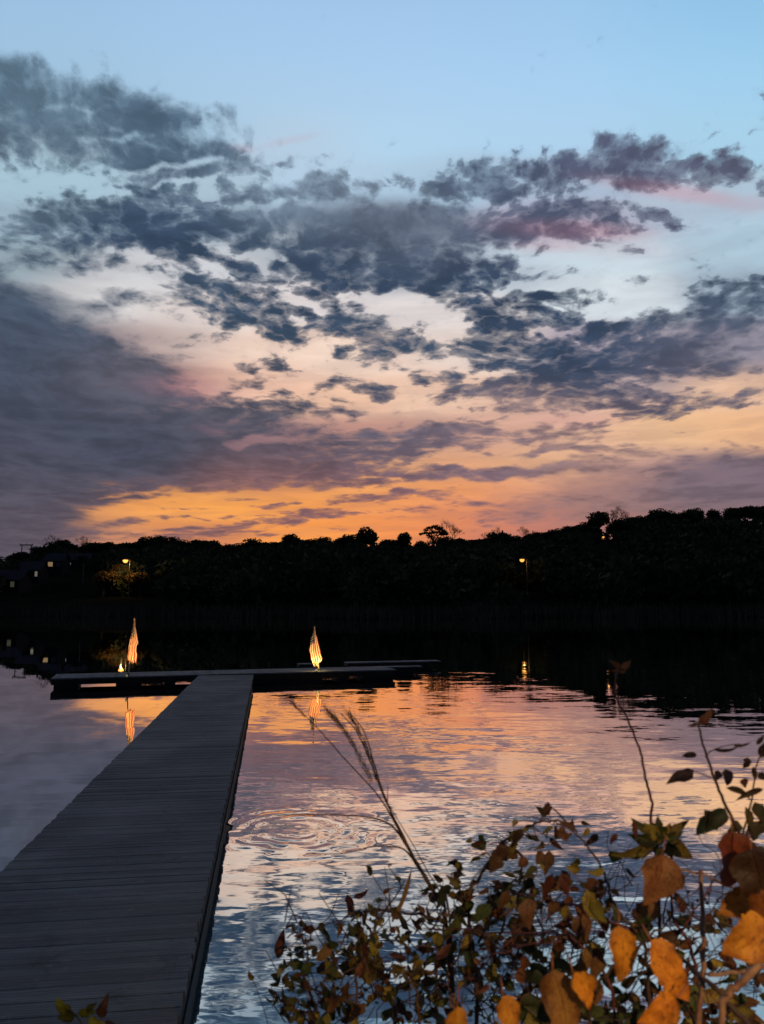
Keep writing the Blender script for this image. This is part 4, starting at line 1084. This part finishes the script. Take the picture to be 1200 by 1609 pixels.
# green rosette on the thin stem's foot
for a in range(0, 360, 33):
    ca, sa = math.cos(R(a)), math.sin(R(a))
    leafpx(rb, 1040 + 6 * ca, 1322 + 6 * sa, 1.4, rb.rg.uniform(26, 42), rb.rg.uniform(14, 20), (ca, sa * .8), OLIVE if a % 2 else GREEN, fold=.4)
leafpx(rb, 1018, 1340, 1.38, 48, 16, (-1, .12), OLIVE, fold=.2)
for _ in range(16):
    leafpx(rb, rb.rg.uniform(1015, 1065), rb.rg.uniform(1300, 1350), 1.4, rb.rg.uniform(18, 32), 14, (rb.rg.uniform(-1, 1), rb.rg.uniform(-1, .8)), rb.rg.choice([GREEN, OLIVE]), fold=.4)
for _ in range(230):
    x = rb.rg.uniform(800, 1200); y = 1612 - rb.rg.random() ** 1.7 * 190
    leafpx(rb, x, y, rb.rg.uniform(1.45, 1.75), rb.rg.uniform(16, 34), rb.rg.uniform(10, 22), (rb.rg.uniform(-1, 1), rb.rg.uniform(-.5, 1)), rb.rg.choice([GREEN, GREEN, BROWN, OLIVE, RUST]), fold=.4)
rb.done()
# big leaves, each a part: (top x, y, depth, length px, width px, dir, colour, label, face)
BIG = [
 (1040,1340,1.30,84,66,(-.32,1),(.34,.16,.06),'large greyish brown leaf with orange edges hanging point down',(.1,-1,.25)),
 (972,1455,1.15,84,46,(.02,1),(.80,.34,.03),'long bright orange leaf hanging straight down',(.0,-1,.2)),
 (1022,1478,1.12,104,56,(.75,1),(.78,.30,.03),'long orange leaf slanting down to the right',(.2,-1,.3)),
 (1205,1448,1.05,80,74,(-.9,.55),(.70,.30,.03),'wide orange leaf reaching in from the right edge',(-.1,-1,.3)),
 (1195,1415,1.20,66,56,(-1,.30),(.42,.18,.03),'dull orange leaf above the wide one at the right edge',(-.2,-1,.1)),
 (900,1528,1.10,56,40,(.45,1),(.85,.36,.03),'bright curled orange leaf in the bottom row',(.3,-1,.2)),
 (868,1526,1.12,110,62,(.15,1),(.34,.17,.04),'tall brownish leaf behind the bright curled one',(-.1,-1,.2)),
 (1062,1568,1.08,66,44,(-.9,.5),(.85,.33,.03),'orange leaf lying sideways at the bottom edge',(.0,-1,.5)),
 (790,1565,1.15,54,40,(.3,1),(.70,.30,.03),'small orange leaf at the bottom edge left of the brown leaf',(.2,-1,.2)),
 (718,1582,1.15,46,36,(.05,1),(.85,.40,.04),'lone orange leaf at the bottom edge under the bush centre',(.0,-1,.4)),
 (1150,1306,1.20,84,62,(.05,1),(.20,.045,.02),'dark red leaf below the tall leafy stem',(.2,-1,.1)),
 (1180,1335,1.15,90,80,(.1,1),(.05,.022,.012),'broad blackish brown leaf at the right edge',(-.3,-1,.1)),
 (1190,1395,1.15,70,50,(.2,1),(.25,.09,.02),'brown leaf at the right edge under the blackish one',(-.3,-1,.1)),
]
for (x, y, d, L, Wp, dr, col, lab, face) in BIG:
    m = MB(); S_ = d / F; b = at(x, y, d) - rb.base
    leaf_geo(m, (0, 0, 0), Vector((dr[0], -.12, -dr[1])), Vector(face), L * S_, Wp * S_ * .92, tuple(v * .92 for v in col), (col[0] * .9, col[1] * .62, col[2] * .5), rb.rg.uniform(.15, .5), rb.rg.uniform(.1, .45), rb.rg, 18, .05)
    # petiole
    up = Vector((-dr[0], 0, dr[1])).normalized()
    o = m.build('leaf', M_PLANT, rb.root, True, b); o['label'] = lab
    s_ = MB(); s_.tube([(0, 0, 0), up * 9 * S_ + Vector((.002, .003, 0)), up * 20 * S_ + Vector((.004, .012, .002))], .0011, .0013, 5, (.25, .09, .05)); s_.build('leaf_stalk', M_STEM, o, True)

# --- thin stem with two tip leaves
ts = Plant('bare_plant', 'thin dark wavy stem rising alone with two small leaves at its tip', 'plant', (0.50, 1.5, .25)); ts.rg = random.Random(4)
ts.path([(1040,1850,1.45),(1034,1400,1.45),(1022,1312,D),(1024,1262,D),(1014,1222,D),(1006,1182,D),(986,1130,D),(968,1096,D),(966,1070,D),(974,1048,D)], .0030, .0013, (.08, .025, .03), .0012)
for (x, y, l, w_, dr) in [(974,1050,24,11,(-.7,-.6)),(976,1050,26,12,(.7,-.6)),(972,1052,12,6,(-.9,.1)),(972,1056,14,7,(.9,-.3))]:
    leafpx(ts, x, y, D, l, w_, dr, (.16, .075, .03))
ts.done()
# --- tall leafy stem at the right
tl = Plant('leafy_plant', 'tall dark leafy stem at the right edge with a curled leaf on top', 'plant', (1.0, 1.45, .25)); tl.rg = random.Random(6)
D2 = 1.35
tl.path([(1260,1850,D2),(1200,1400,D2),(1166,1318,D2),(1140,1266,D2),(1122,1222,D2),(1108,1182,D2),(1099,1146,D2),(1098,1134,D2)], .0035, .0014, (.05, .03, .025), .001)
tl.path([(1166,1318,D2),(1180,1260,D2),(1186,1215,D2),(1196,1180,D2)], .0018, .001, DK, .001)
tl.path([(1117,1222,D2),(1095,1213,D2),(1082,1212,D2)], .001, .0008, DK, .0005)
tl.path([(1108,1190,D2),(1120,1178,D2),(1150,1170,D2)], .001, .0008, DK, .0005)
for (x, y, l, w_, dr, pal) in [
    (1098,1138,30,14,(.7,-.8),(.12,.04,.02)),(1097,1136,16,7,(-.9,.2),(.10,.04,.02)),(1090,1211,44,20,(-1,.35),(.03,.015,.02)),(1120,1178,36,10,(1,-.2),(.04,.03,.02)),(1150,1170,28,10,(1,-.1),(.06,.03,.02)),(1095,1185,24,9,(-.9,.1),(.03,.02,.02)),
    (1140,1208,30,26,(.1,1),(.025,.02,.03)),(1128,1210,16,14,(-.3,1),(.03,.02,.03)),(1140,1238,40,18,(1,.45),(.06,.045,.02)),(1140,1270,44,32,(-.7,.8),(.03,.05,.025)),(1122,1275,40,26,(-.7,.9),(.03,.05,.025)),(1130,1300,24,12,(-.8,-.1),(.03,.04,.02)),
    (1175,1190,16,12,(-.4,.8),(.05,.025,.02)),(1182,1205,18,14,(.3,.8),(.05,.025,.02)),(1170,1222,14,12,(0,1),(.10,.03,.02)),(1190,1215,20,18,(.6,.6),(.04,.03,.02)),(1200,1240,40,16,(-1,.4),(.05,.03,.02)),
    (1172,1268,50,22,(.1,1),(.12,.10,.02)),(1185,1260,40,24,(.3,1),(.05,.05,.02)),(1195,1290,40,28,(-.3,1),(.05,.04,.02)),(1160,1290,30,18,(-.6,.8),(.04,.05,.02)),(1180,1320,44,26,(-.2,1),(.06,.03,.02)),(1195,1190,24,16,(.3,-.8),(.05,.03,.02)),(1188,1170,18,12,(.5,-.6),(.06,.03,.02)),(1200,1330,50,34,(-.6,.7),(.04,.03,.02))]:
    leafpx(tl, x, y, D2, l, w_, dr, pal, fold=.3)
tl.done()
# --- grass with plumes
gr = Plant('plume_grass', 'slender grass stalks with pale feathery plumes leaning left over the water', 'grass', (0.15, 1.8, .25)); gr.rg = random.Random(8)
G = 1.7; GC = (.13, .08, .06)
gr.path([(720,1850,G),(700,1440,G),(688,1415,G),(640,1330,G),(598,1256,G),(535,1185,G),(495,1140,G),(462,1108,G)], .0030, .0007, GC, .0006)
gr.path([(725,1850,G),(706,1440,G),(678,1400,G),(640,1328,G),(602,1250,G),(585,1205,G),(560,1150,G),(535,1120,G)], .0028, .0009, GC, .0006)
gr.path([(730,1850,G),(700,1430,G),(676,1395,G),(640,1326,G),(606,1256,G),(588,1200,G),(572,1150,G),(548,1118,G)], .0026, .0009, GC, .0006)
gr.path([(730,1850,G),(700,1430,G),(690,1400,G),(672,1370,G),(650,1330,G),(612,1266,G)], .0018, .0009, (.15,.06,.05), .0006)
# long drooping blades
gr.path([(688,1412,G),(664,1370,G),(640,1332,G),(620,1302,G),(596,1288,G),(560,1282,G),(480,1280,G),(430,1281,G)], .0034, .0010, (.05, .035, .03), .0004)
gr.path([(690,1416,G),(660,1368,G+.02),(636,1336,G+.02),(610,1330,G+.03),(585,1330,G+.03),(540,1341,G+.03),(480,1341,G+.03)], .0026, .0008, (.07, .04, .04), .0004)
gr.path([(700,1425,G),(690,1385,G),(682,1370,G)], .0014, .0006, GC, .0004)
gr.path([(608,1262,G),(609,1245,G),(609,1235,G)], .0012, .0006, GC, .0004)
gr.done()
pm = foliage_mat('plume_fluff', (.16, .12, .10), (.24, .18, .15), .4, 30)
for (pts, n, wd_) in [([(585,1230),(560,1180),(535,1140),(515,1118)], 240, 9), ([(592,1225),(578,1180),(562,1145),(548,1122)], 170, 5), ([(480,1128),(464,1110)], 30, 3)]:
    m = MB(); rg_ = random.Random(n); pa = smooth_path([at(x, y, G) - gr.base for x, y in pts], 10)
    for _ in range(n):
        i = rg_.randrange(len(pa) - 1); p = pa[i]; dv = (pa[i + 1] - pa[i]).normalized()
        e = (dv + rvec(rg_, .33)).normalized() * rg_.uniform(.012, .030)
        q = p + rvec(rg_, wd_ * .35 * G / F)
        m.tube([q, q + e], .00035, .0002, 3)
    m.build('plume', pm, gr.root)
# --- sprigs bottom left
sg = Plant('leaf_sprig', 'small yellow green sprig poking up over the dock at the lower left', 'plant', (-0.6, 1.3, .2)); sg.rg = random.Random(2)
sg.path([(150,1800,1.4),(140,1640,1.4),(122,1600,1.4),(100,1582,1.4)], .002, .001, OLIVE[2], .0005)
for (x, y, l, w_, dr, pal) in [(110,1592,32,18,(-.7,-.7),(.50,.42,.02)),(118,1596,34,22,(-1,.1),(.45,.38,.02)),(122,1592,30,24,(1,-.1),(.50,.42,.02)),(140,1600,26,18,(.8,.4),(.45,.36,.03)),(135,1590,20,12,(.6,-.5),(.2,.17,.02)),(158,1600,26,16,(.2,-.9),(.2,.08,.03)),(165,1604,22,12,(.7,.3),(.2,.08,.03))]:
    leafpx(sg, x, y, 1.4, l, w_, dr, pal)
sg.done()
s2 = Plant('leaf_sprig', 'tiny yellowish leaf tip beside the dock edge near the bottom', 'plant', (-0.3, 1.6, .1)); s2.rg = random.Random(2)
s2.path([(430,1850,1.7),(425,1640,1.7),(405,1560,1.7),(392,1532,1.7)], .0012, .0006, DK, .0005)
leafpx(s2, 398, 1540, 1.7, 16, 9, (-.5, -.9), (.22, .17, .02)); s2.done()

# ------------------------------------------------------------------ garden lamp on the bank behind the viewer (it lights the orange leaves)
gl = empty('garden_lamp', (0.9, -1.3, .25)); tag(gl, 'lit garden lamp standing on the bank behind the viewer', 'lamp')
m = MB(); m.tube([(0, 0, 0), (0, 0, 1.0), (0, 0, 2.05)], .04, .03, 10); m.build('post', M_LAMPB, gl)
m = MB(); m.lathe([(.04, 2.05), (.10, 2.08), (.11, 2.10)], n=12); m.build('lamp_collar', M_LAMPB, gl)
m = MB(); m.lathe([(.09, 2.10), (.13, 2.16), (.13, 2.30), (.09, 2.36)], n=16); m.build('lamp_glass', emit_mat('garden_lamp_glow', (1, .6, .25), 3), gl, True)
m = MB(); m.lathe([(.16, 2.36), (.14, 2.40), (.04, 2.50), (.01, 2.54)], n=16); m.build('lamp_cap', M_LAMPB, gl)
spot('garden_light', (.9, -1.12, 2.47), (.60, 1.12, .92), 270, 46, (1, .66, .30), .9)

# ------------------------------------------------------------------ camera and render
cam = bpy.data.cameras.new('camera'); co = bpy.data.objects.new('camera', cam); COL.objects.link(co)
co.location = CAM; co.rotation_euler = (math.pi / 2 + PITCH, 0, 0)
cam.sensor_fit = 'VERTICAL'; cam.sensor_height = 24; cam.lens = 24 * F / H
cam.clip_start = .05; cam.clip_end = 9000
cam.dof.use_dof = True; cam.dof.focus_distance = 14; cam.dof.aperture_fstop = cam.lens / 4.6
sc.camera = co
sc.view_settings.view_transform = 'Standard'; sc.view_settings.look = 'None'; sc.view_settings.exposure = 0
sc.render.engine = 'CYCLES'
cy = sc.cycles
cy.use_denoising = True
try: cy.denoiser = 'OPENIMAGEDENOISE'
except Exception: pass
cy.max_bounces = 6; cy.diffuse_bounces = 2; cy.glossy_bounces = 3; cy.transmission_bounces = 2
cy.sample_clamp_indirect = 4
